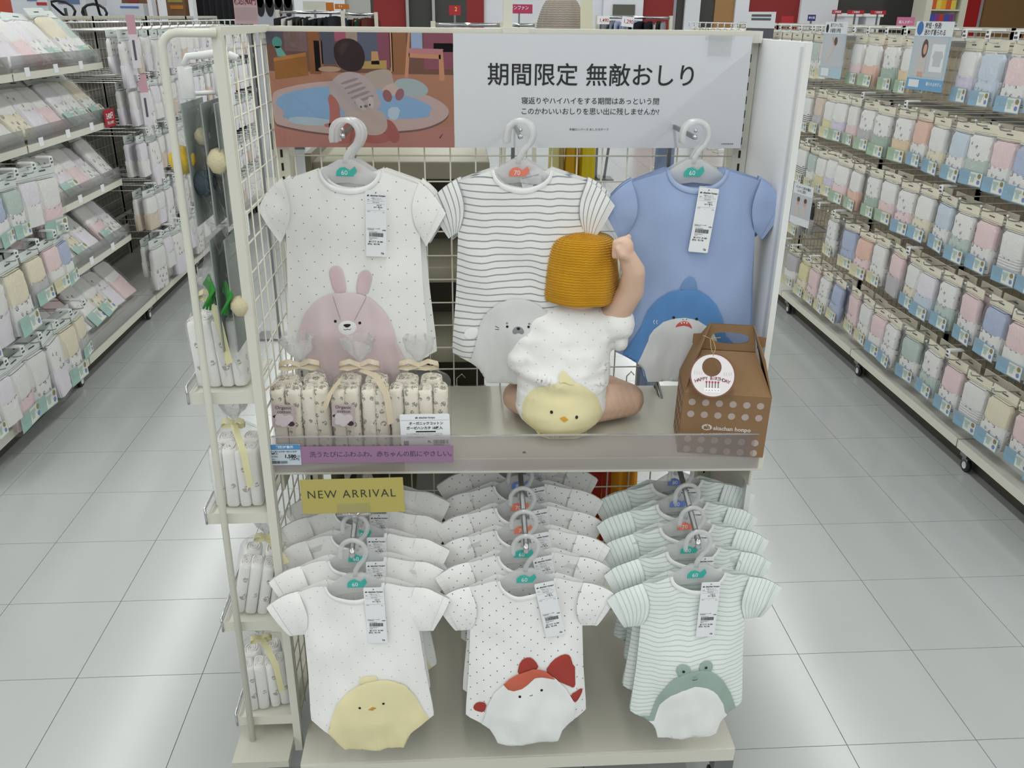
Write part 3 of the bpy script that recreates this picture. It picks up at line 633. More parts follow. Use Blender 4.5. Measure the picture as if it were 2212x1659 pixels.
for i, (nm, lab, seed, hw, cl_, rib, art, tp, trot, n, sizes) in enumerate(LOW):
    r = Romper(seed, hw, .0, .026); src = None
    for k in range(n):
        py, pz = PEG[k]; hx = LX[i] + (.0, 0, .002)[i]; rl = (-.055, -.01, -.01)[i] + (0, .03, -.02, .04, -.03, .02)[k] * (1 if i != 1 else .7)
        hanger(sizes[k], (hx, py, pz + .006), (R_(-4), rl, R_((-3, 0, 3)[i])), 'clear plastic hanger of the %s %s romper under the shelf' % (NTH[k], nm))
        loc = (hx + .002, py - .004, pz + .006 - DROP); lb = '%s, %s on its lower arm' % (lab, NTH[k])
        if k == 0: src = make_romper('romper', lb, r, cl_, rib, loc, (R_(-3), rl, R_((-3, 0, 3)[i])), nm + ' rompers on the lower arm', art, tp, trot)
        else: copy_tree(src, loc, (R_(-3), rl, R_((-3, 0, 3)[i] + (0, 3, -3, 2, -2, 3)[k])), lb)
# NEW ARRIVAL card on its clip
na = thing('arrival_card', 'mustard yellow card reading NEW ARRIVAL on a clear clip', 'sign', (-.308, -.372, .698), (R_(-6), R_(-2.6), R_(-4)))
B().box(-.093, .093, -.0006, .0006, -.033, .034).build('card', mat('mustard_card', '#b3a85c', .5), na)
put('lettering', text_mesh('NEW ARRIVAL', .0218, mat('dark_green_ink', '#33362c', .6), .0, 'CENTER', 1.18), na, (-.002, -.0009, .004))
B().box(-.03, .03, -.003, -.0015, -.038, -.014).build('clip_plate', ACRYL, na)
b = B().cyl((-.031, -.001, -.036), (.031, -.001, -.036), .0035, 10); b.tube([(0, .0, -.036), (0, .004, -.052), (0, .008, -.085)], [.009, .004, .004], 8); b.build('clip_joint', film_mat('clear_hard', '#f4f4f4', .2, .05, 0, milk=.15), na, True)

# ------------------------------------------------------------------ shelf front: clear guard, purple strip, price card
gu = thing('shelf_guard', 'low clear acrylic guard along the front edge of the shelf', 'guard', (0, -.3445, .735), (0, .0128, 0))
B().box(-.448, .442, -.0012, .0012, -.006, .066).build('panel', film_mat('guard_acrylic', '#ebe7e8', .05, .03, 0, milk=.10, edge=.3), gu)
B().box(-.448, .442, -.0018, .0018, .0645, .0668).build('top_edge', film_mat('guard_edge', '#f4f4f4', .25, .05, 0, milk=.35), gu)
ss = thing('shelf_strip', 'purple strip with grey Japanese lettering on the shelf front', 'sign', (-.262, -.3475, .769), (0, .0128, 0))
B().box(-.136, .1365, -.0005, .0005, -.0165, .0165).build('strip', mat('purple_card', '#9b7597', .45), ss)
put('lettering', text_mesh('洗うたびにふわふわ。赤ちゃんの肌にやさしい。', .0124, mat('strip_ink', '#4c4150', .6), .004, 'CENTER', .92), ss, (.010, -.0008, 0))
pc = thing('price_card', 'small white and blue price card reading 1,580 beside purple strip', 'price card', (-.425, -.3485, .772), (0, .0128, 0))
B().box(-.027, .027, -.0005, .0005, -.0205, .0205).build('card', mat('pale_blue_card', '#c3cfd9', .5), pc)
B().prism([(-.027, .0105), (.027, .0105), (.027, .018), (.025, .0205), (-.025, .0205), (-.027, .018)], -.0009, -.0005).build('blue_band', mat('blue_band', '#4f8dbf', .5), pc)
_p = [(text_mesh('割引対象外', .0062, PAPER, .02), (0, -.0012, .0155), 1), tx('オーガニックガーゼハンカチ', .0036, -.026, .0065, .03), tx('18枚入', .0044, -.026, .0025, .03), tx('本体価格', .003, -.0255, -.0035), tx('1,580', .0095, -.002, -.003, .03), tx('円', .005, .0212, -.0035), tx('(税込', .003, -.025, -.0088), tx('1,738 円)', .0048, .006, -.0088, .02)] + [(m_, (0, 0, -.0), 0) for m_, _, _ in barcode(-.0245, .003, -.0175, -.0118, 5)]
_p = [(a, (o[0], -.0012, o[2]), mi) for a, o, mi in _p]
put('card_print', join_meshes('card_print', _p, [INK, PAPER]), pc)

# ------------------------------------------------------------------ bagged gauze bundles
GZ = [pattern_mat('gauze_floral', '#f0eadb', '#a19e92', 'motif', .0165, .0076, coord='Object'), pattern_mat('gauze_sprig', '#eee7d6', '#979c8f', 'motif', .0145, .0066, coord='Object')]
GZW = [pattern_mat('gauze_bear', '#f3f3f0', '#b4afa5', 'motif', .036, .0072, coord='Object'), pattern_mat('gauze_clover', '#f3f3f0', '#b8b4a8', 'motif', .042, .007, coord='Object')]
def roll_mesh(wx, dy, h, m, seed):
    """a folded and rolled gauze cloth standing on end, its spiral showing on top"""
    b = B(); n = 20; prof = [(0, .86), (.03, .97), (.5, 1), (.93, 1), (.985, .93), (1.0, .8)]
    vs = []; fs = []
    for t, sc_ in prof:
        for j in range(n):
            a = 2 * math.pi * j / n; cx, sy = math.cos(a), math.sin(a); e = .55
            x = wx / 2 * sc_ * math.copysign(abs(cx) ** e, cx); y = dy / 2 * sc_ * math.copysign(abs(sy) ** e, sy)
            vs.append((x + noise.noise(Vector((x * 50, t * 5, seed))) * .0018, y + noise.noise(Vector((y * 50, t * 5, seed + 3))) * .0018, t * h + noise.noise(Vector((x * 60, y * 60, seed))) * .003 * (t > .9)))
    for i in range(len(prof) - 1):
        for j in range(n): fs.append((i * n + j, i * n + (j + 1) % n, (i + 1) * n + (j + 1) % n, (i + 1) * n + j))
    fs += [tuple(range(n))[::-1], tuple((len(prof) - 1) * n + j for j in range(n))]
    b.add(vs, fs)
    sp = []
    for k in range(40):
        a = k * .42; q = .12 + .66 * k / 40; sp.append((wx / 2 * q * math.copysign(abs(math.cos(a)) ** .7, math.cos(a)), dy / 2 * q * math.copysign(abs(math.sin(a)) ** .7, math.sin(a)), h + .0008))
    b.tube(sp, .0015, 5)
    return b.mesh('gauze_roll', m, True)
def bag_mesh(wx, dy, h, neck, tuft, seed, name='bag_film'):
    b = B(); n = 36; rows = [(0, 1, 0), (.0, 1.0, 1), (.3, 1.02, 1), (.65, 1.02, 1), (.92, 1.0, 1), (1.02, .86, 1)]
    prof = [(z * h, s_, s_) for z, s_, _ in rows] + [(h + .012, .62, .62), (h + .024, .32, .34), (h + neck, .10, .10), (h + neck + .006, .09, .09), (h + neck + .016, .2, .2), (h + neck + tuft * .55, .36, .34), (h + neck + tuft, .46, .42)]
    def P(u, v):
        f = v * (len(prof) - 1); i = min(int(f), len(prof) - 2); t = f - i; z = prof[i][0] * (1 - t) + prof[i + 1][0] * t; sx = prof[i][1] * (1 - t) + prof[i + 1][1] * t
        a = 2 * math.pi * u; e = .5 if z < h else .8; cx, sy = math.cos(a), math.sin(a)
        fold = 1 + .16 * math.sin(a * 9 + seed) * min(1, max(0, (z - h * .95) / .02)) + max(0, (z - h - neck) / max(.01, tuft)) * (.45 * noise.noise(Vector((cx * 3, sy * 3, seed))) + .5 * noise.noise(Vector((cx * 9, sy * 9, z * 60 + seed))))
        x = wx / 2 * sx * math.copysign(abs(cx) ** e, cx) * fold; y = dy / 2 * sx * math.copysign(abs(sy) ** e, sy) * fold
        nz = noise.noise(Vector((x * 70, y * 70, z * 70 + seed))) * .0022
        return (x + nz, y + nz * .7, max(0, z) + (noise.noise(Vector((x * 30, y * 30, seed))) * .012 if z > h + neck + tuft * .9 else 0))
    kb = 8 / 12; b.grid(n, 20, lambda u, v: P(u, v * kb)); bt = B(); bt.grid(n, 14, lambda u, v: P(u, kb + v * (1 - kb)))
    return b.mesh(name, FILMC, True), bt.mesh('bag_tuft', FILMT, True)
def ribbon(b, path, w_, side):
    """flat band along a path; side = direction of the band's width"""
    sd = Vector(side).normalized() * w_ / 2; vs = []
    for p in path: vs += [Vector(p) - sd, Vector(p) + sd]
    b.add(vs, [(2 * i, 2 * i + 1, 2 * i + 3, 2 * i + 2) for i in range(len(path) - 1)])
SATIN = mat('satin_beige', '#cfc0a5', .35, spec=.6); SATY = mat('satin_yellow', '#dcd6a8', .35, spec=.6)
def bow(parent, z, m, tails, loop=.035):
    b = B()
    for sd in (-1, 1):
        ribbon(b, [(0, -.012, z), (sd * loop * .5, -.016, z + .009), (sd * loop, -.016, z + .004), (sd * loop * 1.05, -.014, z - .003), (sd * loop * .6, -.014, z - .006), (0, -.013, z - .001)], .009, (0, .7, 1))
    b.build('ribbon_bow', m, parent, True)
    k = B()
    for t_ in tails: ribbon(k, t_, .012, (.9, .1, .35))
    k.build('ribbon_tail', m, parent, True)
def bundle(label, loc, rz, rolls, h, wx, dy, seed, ribm, tails, group, neck=.032, tuft=.05, lean=(0, 0), mats=GZ, lp=.035):
    t = thing('gauze_bundle', label, 'gauze bundle', loc, (lean[0], lean[1], rz), group)
    for k, (x, y, rw, rd, hh) in enumerate(rolls): put('gauze_roll', roll_mesh(rw, rd, hh, mats[k % len(mats)], seed + k), t, (x, y, .002), (0, rr(-.03, .03), rr(-.08, .08)))
    bf, bt_ = bag_mesh(wx, dy, h, neck, tuft, seed); put('bag_film', bf, t); put('bag_tuft', bt_, t); bow(t, h + neck + .002, ribm, tails, lp)
    return t
def rolls4(wx, hh): return [(-wx * .375, -.022, wx * .25, .042, hh), (-wx * .125, -.024, wx * .27, .042, hh + .002), (wx * .13, -.024, wx * .25, .042, hh - .001), (wx * .37, -.022, wx * .26, .042, hh + .001), (-wx * .25, .024, wx * .4, .042, hh), (wx * .22, .024, wx * .4, .042, hh)]
bd = []
for k, (x, lab) in enumerate(((-.401, 'leftmost'), (-.293, 'middle'), (-.186, 'rightmost'))):
    tl = [[(0, -.014, .148), (-.03, -.03, .14), (-.05, -.058, .12), (-.062, -.062, .09)], [(0, -.014, .148), (.03, -.03, .142), (.05, -.058, .118), (.056, -.061, .06)]]
    if k == 0: tl = [[(0, -.014, .148), (-.035, -.03, .138), (-.07, -.05, .115), (-.085, -.06, .105)]]
    if k == 2: tl = [[(0, -.014, .15), (.02, -.02, .15)]]
    bd.append(bundle('clear bag of cream floral gauze rolls with beige bow, %s of three' % lab, (x, -.262, .7535 - .0128 * x), (.05, .0, -.03)[k], rolls4(.104, .116), .122, .112, .104, 3 + k, SATIN, tl, 'gauze bundles on the shelf'))
STKP = mat('sticker_photo', '#8d7478', .5); PUFF = mat('cotton_puff', '#cfc6c8', .8)
for k in (0, 1):
    s = B().box(-.02, .02, -.0005, .0005, -.022, .022).build('sticker', mat('sticker_grey', '#b9a9a9', .5), bd[k], False, (-.028, -.0645, .080), (0, .06, 0))
    q = B()
    for qi, (x, z, r_) in enumerate(((-.007, -.003, .008), (.003, -.008, .009), (.010, -.004, .007), (.0, -.014, .007), (-.009, -.012, .006))): q.prism(ellipse(x, z, r_, r_, 14), -.0010 - qi * .0003, -.0006)
    q.build('cotton_picture', PUFF, s); q = B(); q.prism(ellipse(.013, -.015, .006, .005, 12), -.0007, -.0005); q.prism(ellipse(-.014, -.001, .005, .003, 12), -.0007, -.0005); q.build('husk_print', mat('cotton_husk', '#3f2b33', .7), s)  # white puffs and dark husks of the printed cotton
    put('sticker_text', text_mesh('Organic', .0088, INK, .0), s, (0, -.001, .0165)); put('sticker_text', text_mesh('cotton', .0088, INK, .0), s, (.001, -.001, .0085))
s = B().prism([(-.043, -.03), (.043, -.03), (.045, -.028), (.045, .028), (.043, .030), (-.043, .030), (-.045, .028), (-.045, -.028)], -.0005, .0005).build('label_card', PAPER, bd[2], False, (.012, -.064, .050), (R_(-8), -.03, R_(-2)))
_p = [tx('ah', .005, -.017, .0235, .04), tx('akachan honpo', .0048, -.0105, .0235, .02), (plate(-.044, .044, .0185, .0188), (0, 0, 0), 0), tx('オーガニックコットン', .0062, -.029, .0122, .025), tx('ガーゼハンカチ 18枚入', .0064, -.034, .0035, .025), (plate(-.017, .019, -.0042, -.0018), (0, 0, 0), 0),
      tx('ガーゼを何度も洗いなおして仕上げたハンカチです。', .0028, -.034, -.0075), tx('吸収と通気性に優れたガーゼが、洗うほどふんわりと', .0028, -.034, -.0108), tx('やわらかく肌に馴染みます。', .0028, -.034, -.0141), (plate(-.04, -.031, -.0285, -.0205), (0, 0, 0), 1), tx('PL', .006, .004, -.0225, .04)] + [(m_, (0, 0, 0), 0) for m_, _, _ in barcode(.014, .041, -.0265, -.019, 9)] + [tx('4953066878106', .003, .014, -.0283)]
put('label_print', join_meshes('label_print', [(a, (o[0], -.001, o[2]), mi) for a, o, mi in _p], [INK, mat('seal_brown', '#6b4a45', .6)]), s)
# white gauze bundles on the four side trays, and more behind them
for k, (z, lab, ln) in enumerate(((.9, 'top', -.05), (.66, 'second', .0), (.417, 'third', .20), (.179, 'bottom', -.02))):
    tl = [[(0, -.012, .158), (.012, -.04, .15), (.024, -.058, .12), (.028, -.056, .05)]] if k != 2 else [[(0, -.012, .158), (.02, -.03, .15), (.045, -.05, .13)]]
    bundle('clear bag of white gauze rolls with yellow ribbon on the %s side tray' % lab, (-.520, -.298, z), .1 * (k - 1), rolls4(.088, .118 - .004 * k), .126, .096, .1, 11 + k, SATY, tl, 'gauze bundles on the side trays', .03, .04, (0, ln), GZW, .02)
    bundle('clear bag of white gauze rolls behind the one on the %s side tray' % lab, (-.520, -.235 + .04, z), .2, rolls4(.085, .118), .126, .092, .08, 31 + k, SATY, [[(0, -.012, .158), (.01, -.03, .15)]], 'gauze bundles on the side trays', .03, .04, (0, 0), GZW, .02) if False else None

# ------------------------------------------------------------------ sitting baby doll seen from behind
def blob(bm, c, r, sub=3):
    m4 = Matrix.Translation(c) @ Matrix.Diagonal((r[0], r[1], r[2], 1)) if isinstance(r, (tuple, list)) else Matrix.Translation(c) @ Matrix.Scale(r, 4)
    bmesh.ops.create_icosphere(bm, subdivisions=sub, radius=1, matrix=m4)
def chain(bm, pts, rad, k=6):
    for (a, b), (ra, rb) in zip(zip(pts, pts[1:]), zip(rad, rad[1:])):
        for i in range(k + 1):
            t = i / k; blob(bm, Vector(a).lerp(Vector(b), t), ra + (rb - ra) * t, 2)
def remesh(name, bm, m, vox, sm=6, disp=None, parent=None):
    me = bpy.data.meshes.new(name); bm.to_mesh(me); bm.free(); o = bpy.data.objects.new(name, me); col.objects.link(o)
    md = o.modifiers.new('r', 'REMESH'); md.mode = 'VOXEL'; md.voxel_size = vox; s_ = o.modifiers.new('s', 'SMOOTH'); s_.iterations = sm; s_.factor = .5
    dg = bpy.context.evaluated_depsgraph_get(); dg.update(); out = bpy.data.meshes.new_from_object(o.evaluated_get(dg)); bpy.data.objects.remove(o)
    if disp:
        for v in out.vertices: v.co += Vector(v.normal) * disp(v.co)
        out.update()
    out.name = name; out.materials.clear(); out.materials.append(m)
    for p in out.polygons: p.use_smooth = True
    return out
doll = thing('baby_doll', 'sitting baby doll seen from behind in chick romper and mustard knit hat', 'doll', (.085, -.21, .7545))
DO = Vector((.085, -.21, .7545))
SKIN = mat('doll_skin', '#dfbda6', .55, spec=.3)
bm = bmesh.new()
def L(*p): return Vector(p) - DO
blob(bm, L(.110, -.188, 1.052), (.060, .064, .068)); blob(bm, L(.110, -.165, 1.02), (.056, .05, .045)); blob(bm, L(.0485, -.175, 1.03), (.006, .013, .017), 2); blob(bm, L(.1715, -.175, 1.03), (.006, .013, .017), 2)
blob(bm, L(.110, -.112, 1.03), .009, 2)
chain(bm, [L(.104, -.192, .95), L(.109, -.19, 1.01)], [.042, .038]); chain(bm, [L(.086, -.21, .815), L(.094, -.2, .88), L(.102, -.193, .945)], [.06, .058, .052])
chain(bm, [L(.150, -.197, .950), L(.184, -.211, .988), L(.204, -.228, 1.035), L(.2035, -.242, 1.075), L(.190, -.249, 1.104)], [.026, .0265, .025, .022, .0165])
# right fist: palm, curled fingers, thumb
blob(bm, L(.181, -.250, 1.122), (.0185, .018, .020)); 
for i in range(4):
    a = i * .0082; chain(bm, [L(.192, -.240 + .004 * (i - 1.5), 1.112 + a), L(.172, -.262, 1.1095 + a), L(.164, -.255, 1.1075 + a), L(.170, -.247, 1.107 + a)], [.0062, .0062, .0056, .005], 4)
chain(bm, [L(.186, -.262, 1.106), L(.175, -.2685, 1.113), L(.168, -.2675, 1.123)], [.0072, .0068, .0058], 4)
chain(bm, [L(.048, -.197, .945), L(.012, -.185, .895), L(.022, -.12, .885), L(.035, -.1, .89)], [.026, .023, .018, .014]); blob(bm, L(.038, -.085, .893), (.014, .018, .013))
for i in range(4): chain(bm, [L(.029 + .006 * i, -.075, .894), L(.029 + .006 * i, -.058, .889), L(.029 + .006 * i, -.05, .88)], [.0058, .0054, .0048], 4)
chain(bm, [L(.027, -.088, .9), L(.02, -.075, .905), L(.019, -.064, .902)], [.0065, .006, .005], 4)
chain(bm, [L(.045, -.205, .796), L(-.012 + .018, -.150, .790), L(.028, -.085, .784), L(.06, -.055, .78)], [.040, .034, .028, .022])
chain(bm, [L(.135, -.205, .796), L(.222, -.172, .790), L(.196, -.105, .786), L(.17, -.085, .80)], [.042, .036, .029, .021])
for fx, fy, fz, dz in ((.075, -.045, .785, .03), (.170, -.095, .822, .03)):
    chain(bm, [L(fx, fy, fz), L(fx + .006, fy - .004, fz + dz)], [.019, .016])
    for i in range(5): blob(bm, L(fx - .012 + .007 * i, fy - .008, fz + dz + .013 - .0015 * abs(i - 3)), .0062 if i < 4 else .0075, 2)
put('body', remesh('body', bm, SKIN, .0032, 5), doll)
bm = bmesh.new()
RING = ((.772, .083, -.222, .066, .066), (.785, .083, -.221, .082, .078), (.805, .083, -.218, .089, .081), (.835, .085, -.213, .089, .076), (.86, .087, -.208, .088, .073), (.885, .089, -.205, .091, .075), (.91, .091, -.202, .089, .070), (.94, .095, -.198, .086, .065), (.965, .1, -.195, .080, .058), (.98, .103, -.194, .070, .052), (.992, .106, -.193, .056, .045))
for (p0, p1) in zip(RING, RING[1:]):
    for i in range(4):
        z, cx, cy, rx, ry = (a + (b_ - a) * i / 4 for a, b_ in zip(p0, p1)); blob(bm, L(cx, cy, z), (rx, ry, .014), 3)
chain(bm, [L(.045, -.2, .958), L(.022, -.2, .925), L(.008, -.204, .898)], [.032, .034, .032]); chain(bm, [L(.150, -.2, .955), L(.176, -.208, .966), L(.192, -.214, .968)], [.034, .034, .030]); blob(bm, L(.192, -.21, .932), (.014, .022, .024))
def wrinkle(co):
    x, y, z = co; a = noise.noise(Vector((x * 16 + z * 14, y * 10, z * 34 - x * 12))) * .0068 + noise.noise(Vector((x * 34 + z * 30, y * 30, z * 50))) * .0016
    up = .3 if z < .085 else 1
    return a * up + (.0035 * math.exp(-((z - .112 + x * .15) / .009) ** 2))
DR = remesh('romper', bm, DOTF, .0034, 7, wrinkle)
uvl = DR.uv_layers.new(name='UVMap')
for lp in DR.loops: c = DR.vertices[lp.vertex_index].co; uvl.data[lp.index].uv = (c.x + 1, c.z + 1)
dr = put('romper', DR, doll)
bv = BVHTree.FromPolygons([v.co.copy() for v in DR.vertices], [tuple(p.vertices) for p in DR.polygons])
def dproj(x, z):
    h = bv.ray_cast(Vector((x, -1, z)), Vector((0, 1, 0)))
    if h[0] and h[0].y < .0: return h[0].y
    q = bv.find_nearest(Vector((x, -.06, z))); return q[0].y if q[0] else -.06
U = lambda pts: [((1050 + x / 3.403 - 1222.5) * .000866, -.0105 + (965 - (650 + y / 3.403)) * .000957) for x, y in pts]
dp = put('chick_patch', patch_mesh('chick_patch', U([(300, 745), (330, 700), (390, 655), (460, 620), (530, 605), (610, 597), (690, 618), (760, 665), (810, 710), (845, 765), (880, 870), (862, 915), (822, 980), (760, 1012), (680, 1042), (480, 1040), (370, 1000), (300, 945), (268, 880), (275, 810)]), dproj, .0022, YEL, .005), dr)
put('comb', patch_mesh('comb', U([(533, 600), (532, 560), (545, 530), (570, 525), (590, 550), (630, 585), (642, 612), (610, 612), (570, 598)]), dproj, .006, YEL, .01), dr)
for x, y in ((477, 797), (661, 829)): put('eye', patch_mesh('eye', U(ellipse(x, y, 11, 11, 12)), dproj, .0048, INK, .005), dp)
put('beak', patch_mesh('beak', U([(536, 834), (570, 820), (600, 842), (568, 858)]), dproj, .0048, ORNG, .005), dp)
# knitted hat: ridged rows of stitches
KNIT = mat('mustard_wool', '#cf9a24', .95, spec=.1, sheen=.3); KNITD = mat('mustard_wool_edge', '#bd8612', .95, spec=.1)
def knit_hat(prof, sx, sy, n=144, rows=150, pitch=.0046, amp=.0019, zig=34):
    b = B(); zs = [0]
    for (r0, z0), (r1, z1) in zip(prof, prof[1:]): zs.append(zs[-1] + math.hypot(r1 - r0, z1 - z0))
    T = zs[-1]
    def at(s_):
        for i in range(len(prof) - 1):
            if s_ <= zs[i + 1] or i == len(prof) - 2:
                t = (s_ - zs[i]) / (zs[i + 1] - zs[i]); p0 = prof[max(0, i - 1)]; p1, p2 = prof[i], prof[i + 1]; p3 = prof[min(len(prof) - 1, i + 2)]
                f = lambda k: .5 * (2 * p1[k] + (p2[k] - p0[k]) * t + (2 * p0[k] - 5 * p1[k] + 4 * p2[k] - p3[k]) * t * t + (3 * p1[k] - p0[k] - 3 * p2[k] + p3[k]) * t ** 3)
                return f(0), f(1)
    def P(u, v):
        s_ = v * T; r, z = at(s_); a = 2 * math.pi * u; tri = abs((u * zig * 2) % 2 - 1)
        h = amp * math.sin(2 * math.pi * (s_ / pitch) + tri * 2.2) * min(1, r / .02); r2 = max(0, r) + h
        wob = noise.noise(Vector((math.cos(a) * 2, math.sin(a) * 2, z * 20))) * .004
        return ((r2 + wob) * sx * math.cos(a), (r2 + wob) * sy * math.sin(a), z + h * .3)
    b.grid(n, rows, P); return b
hat = knit_hat([(.060, .004), (.066, .0), (.0705, .012), (.072, .035), (.070, .065), (.067, .085), (.061, .106), (.047, .119), (.022, .125), (.001, .1255)], 1.0, 1.0).build('hat', KNIT, doll, True, L(.112, -.193, 1.010), (R_(-3), R_(2), 0))
b = B()
for k in range(2): b.tube([(.012 + .026 * math.cos(a) * .5 + .0018 * math.cos(a * 9 + k * 3.14), .0018 * math.sin(a * 9 + k * 3.14), .122 + .013 * math.sin(a)) for a in [math.pi * i / 24 for i in range(25)]], .0017, 6)
b.build('hat_loop', mat('cream_cord', '#c9c2b4', .8), hat, True)
# ------------------------------------------------------------------ kraft gable gift box with round tag
KRAFT = mat('kraft_card', '#8f7152', .75, spec=.2, noise_amt=.05, nscale=120); KRAFTD = mat('kraft_edge', '#8a6545', .8)
gb = thing('gift_box', 'brown kraft gable gift box with white dots and birthday tag on shelf', 'gift box', (.3795, -.281, .7482), (0, .0128, R_(-9.5)))
hx, hy, hh, rf, ht = .0785, .055, .122, .188, .238
b = B(); b.box(-hx, hx, -hy, hy, 0, hh); b.build('box_body', KRAFT, gb)
T_ = .0008
for sd in (-1, 1):
    b = B(); vs = [(-hx, sd * hy, hh), (hx, sd * hy, hh), (.049, sd * .004, rf), (-.049, sd * .004, rf)]
    b.add(vs + [(x, y - sd * .0012, z - .001) for x, y, z in vs], [(0, 1, 2, 3), (7, 6, 5, 4), (0, 4, 5, 1), (1, 5, 6, 2), (2, 6, 7, 3), (3, 7, 4, 0)]); b.build('roof_panel', KRAFT, gb)
    b = B(); x = sd * hx; vs = [(x, -hy, hh), (x, hy, hh), (sd * (.060), .03, .19), (sd * .0395, .002, ht), (sd * .0395, -.006, ht), (sd * .062, -.034, .185)]
    b.add(vs + [(a - sd * .0012, q, c) for a, q, c in vs], [tuple(range(6)), tuple(range(11, 5, -1))] + [(i, (i + 1) % 6, (i + 1) % 6 + 6, i + 6) for i in range(6)]); b.build('gusset', KRAFT, gb)
    b = B().prism([(sd * .052, rf + .004), (sd * .066, rf + .008), (sd * .066, rf + .026), (sd * .05, rf + .028)], .006, .0072); b.build('tab', KRAFT, gb)
slot = smooth_poly([(-.034, rf + .013), (.034, rf + .013), (.034, rf + .035), (-.034, rf + .035)], 3); out = [(-.049, rf), (.049, rf), (.040, ht), (-.040, ht)]
def ring_face(outer, inner, y0, y1):
    bm = bmesh.new(); fs = []
    for y in (y0, y1):
        eo = [bm.verts.new((x, y, z)) for x, z in outer]; ei = [bm.verts.new((x, y, z)) for x, z in inner]
        es = [bm.edges.new((l[i], l[(i + 1) % len(l)])) for l in (eo, ei) for i in range(len(l))]
        bmesh.ops.triangle_fill(bm, use_beauty=True, edges=es)
    me = bpy.data.meshes.new('handle'); bm.to_mesh(me); bm.free(); return me
me = ring_face(out, slot, -.0016, .0016); me.materials.append(KRAFT); put('handle', me, gb)
DOT = mat('dot_print', '#b5a69f', .7); b = B()
for z in (.104, .080, .029, .008):
    for k in range(6): b.prism(ellipse(-.0620 + k * .0245, z, .0066, .0066, 18), -hy - .0006, -hy - .0002)
for z in (.104, .080, .054, .029, .008):
    for k in range(4): 
        e = ellipse(-.037 + k * .0245, z, .0066, .0066, 18); b.add([(-hx - .0004, y, zz) for y, zz in e], [tuple(range(18))])
b.build('printed_dots', DOT, gb)
PALE = mat('pale_print', '#d8cfc6', .7)
b = B().prism(ellipse(-.030, .055, .0095, .0062, 20), -hy - .0005, -hy - .0002).build('logo_mark', PALE, gb); put('lettering', text_mesh('ah', .0115, KRAFT, .05), gb, (-.030, -hy - .0009, .0553)); put('lettering', text_mesh('akachan honpo', .0112, PALE, .03, 'LEFT'), gb, (-.0185, -hy - .0005, .054))
tg = thing('gift_tag', 'round white HAPPY BIRTHDAY tag tied to the kraft gift box', 'gift tag', (.3375, -.343, .912), (R_(-30), .0, R_(-9.5)))
def disc_ring(r0, cx, cz, r1, n=40):
    o = ellipse(0, 0, r0, r0, n); i = ellipse(cx, cz, r1, r1, 24); return o, i
o_, i_ = disc_ring(.0405, -.002, .0150, .0155); me = ring_face(o_, i_, -.0008, .0008); me.materials.append(mat('tag_brown', '#7d5443', .7)); put('tag_card', me, tg)
o_, i_ = disc_ring(.0378, -.002, .0150, .0172); me = ring_face(o_, i_, -.0012, -.0009); me.materials.append(mat('tag_white', '#e4e0e1', .6)); put('tag_face', me, tg)
WINE = mat('wine_ink', '#7b2434', .6); parts = []
for i, ch in enumerate('HAPPY BIRTHDAY'):
    if ch == ' ': continue
    a = R_(116 - i * 3.9 - 1.5) if False else 0; u = (i - 6.5) / 6.5; me = text_mesh(ch, .0086, WINE, .01).copy(); me.transform(Matrix.Rotation(u * .30, 4, 'Y')); parts.append((me, (u * .0285, -.0016, -.0055 - 0.0055 * u * u), 0))
for k in range(5):
    x = -.0105 + k * .0052; parts += [(plate(x - .0006, x + .0006, -.0225, -.0135), (0, -.0016, 0), 1), (plate(x - .0016, x + .0016, -.0135, -.0105), (0, -.0016, 0), 2)]
parts += [(plate(-.0145, .0145, -.031, -.0225), (0, -.0015, 0), 3)] + [(plate(x - .0006, x + .0006, -.0275, -.0263), (0, -.0018, 0), 1) for x in (-.0105, -.0053, 0, .0053, .0105)]
parts += [(plate(x, x + .0008, -.002 + abs(x) * .1, .004 + abs(x) * .1), (0, -.0015, 0), 4) for x in (-.032, -.028, -.024, -.02, .02, .024, .028, .032)]
put('tag_print', join_meshes('tag_print', parts, [WINE, mat('candle_ink', '#3c2a30', .6), mat('flame_red', '#b02a3c', .6), mat('cake_white', '#f4f2f2', .6), mat('pale_ray', '#c9b9bd', .6)]), tg)
b = B().tube([(0, -.002, .036), (.004, .004, .05), (.001, .014, .066), (-.004, .02, .07)], .0006, 6); b.tube([(0, -.002, .036), (-.004, .004, .05), (-.004, .016, .068), (-.004, .02, .07)], .0006, 6); b.tube([(-.018, .012, .074), (-.004, .018, .07), (.014, .014, .072)], .0006, 6); b.build('gold_cord', mat('gold_cord', '#b8a56d', .5), tg, True)

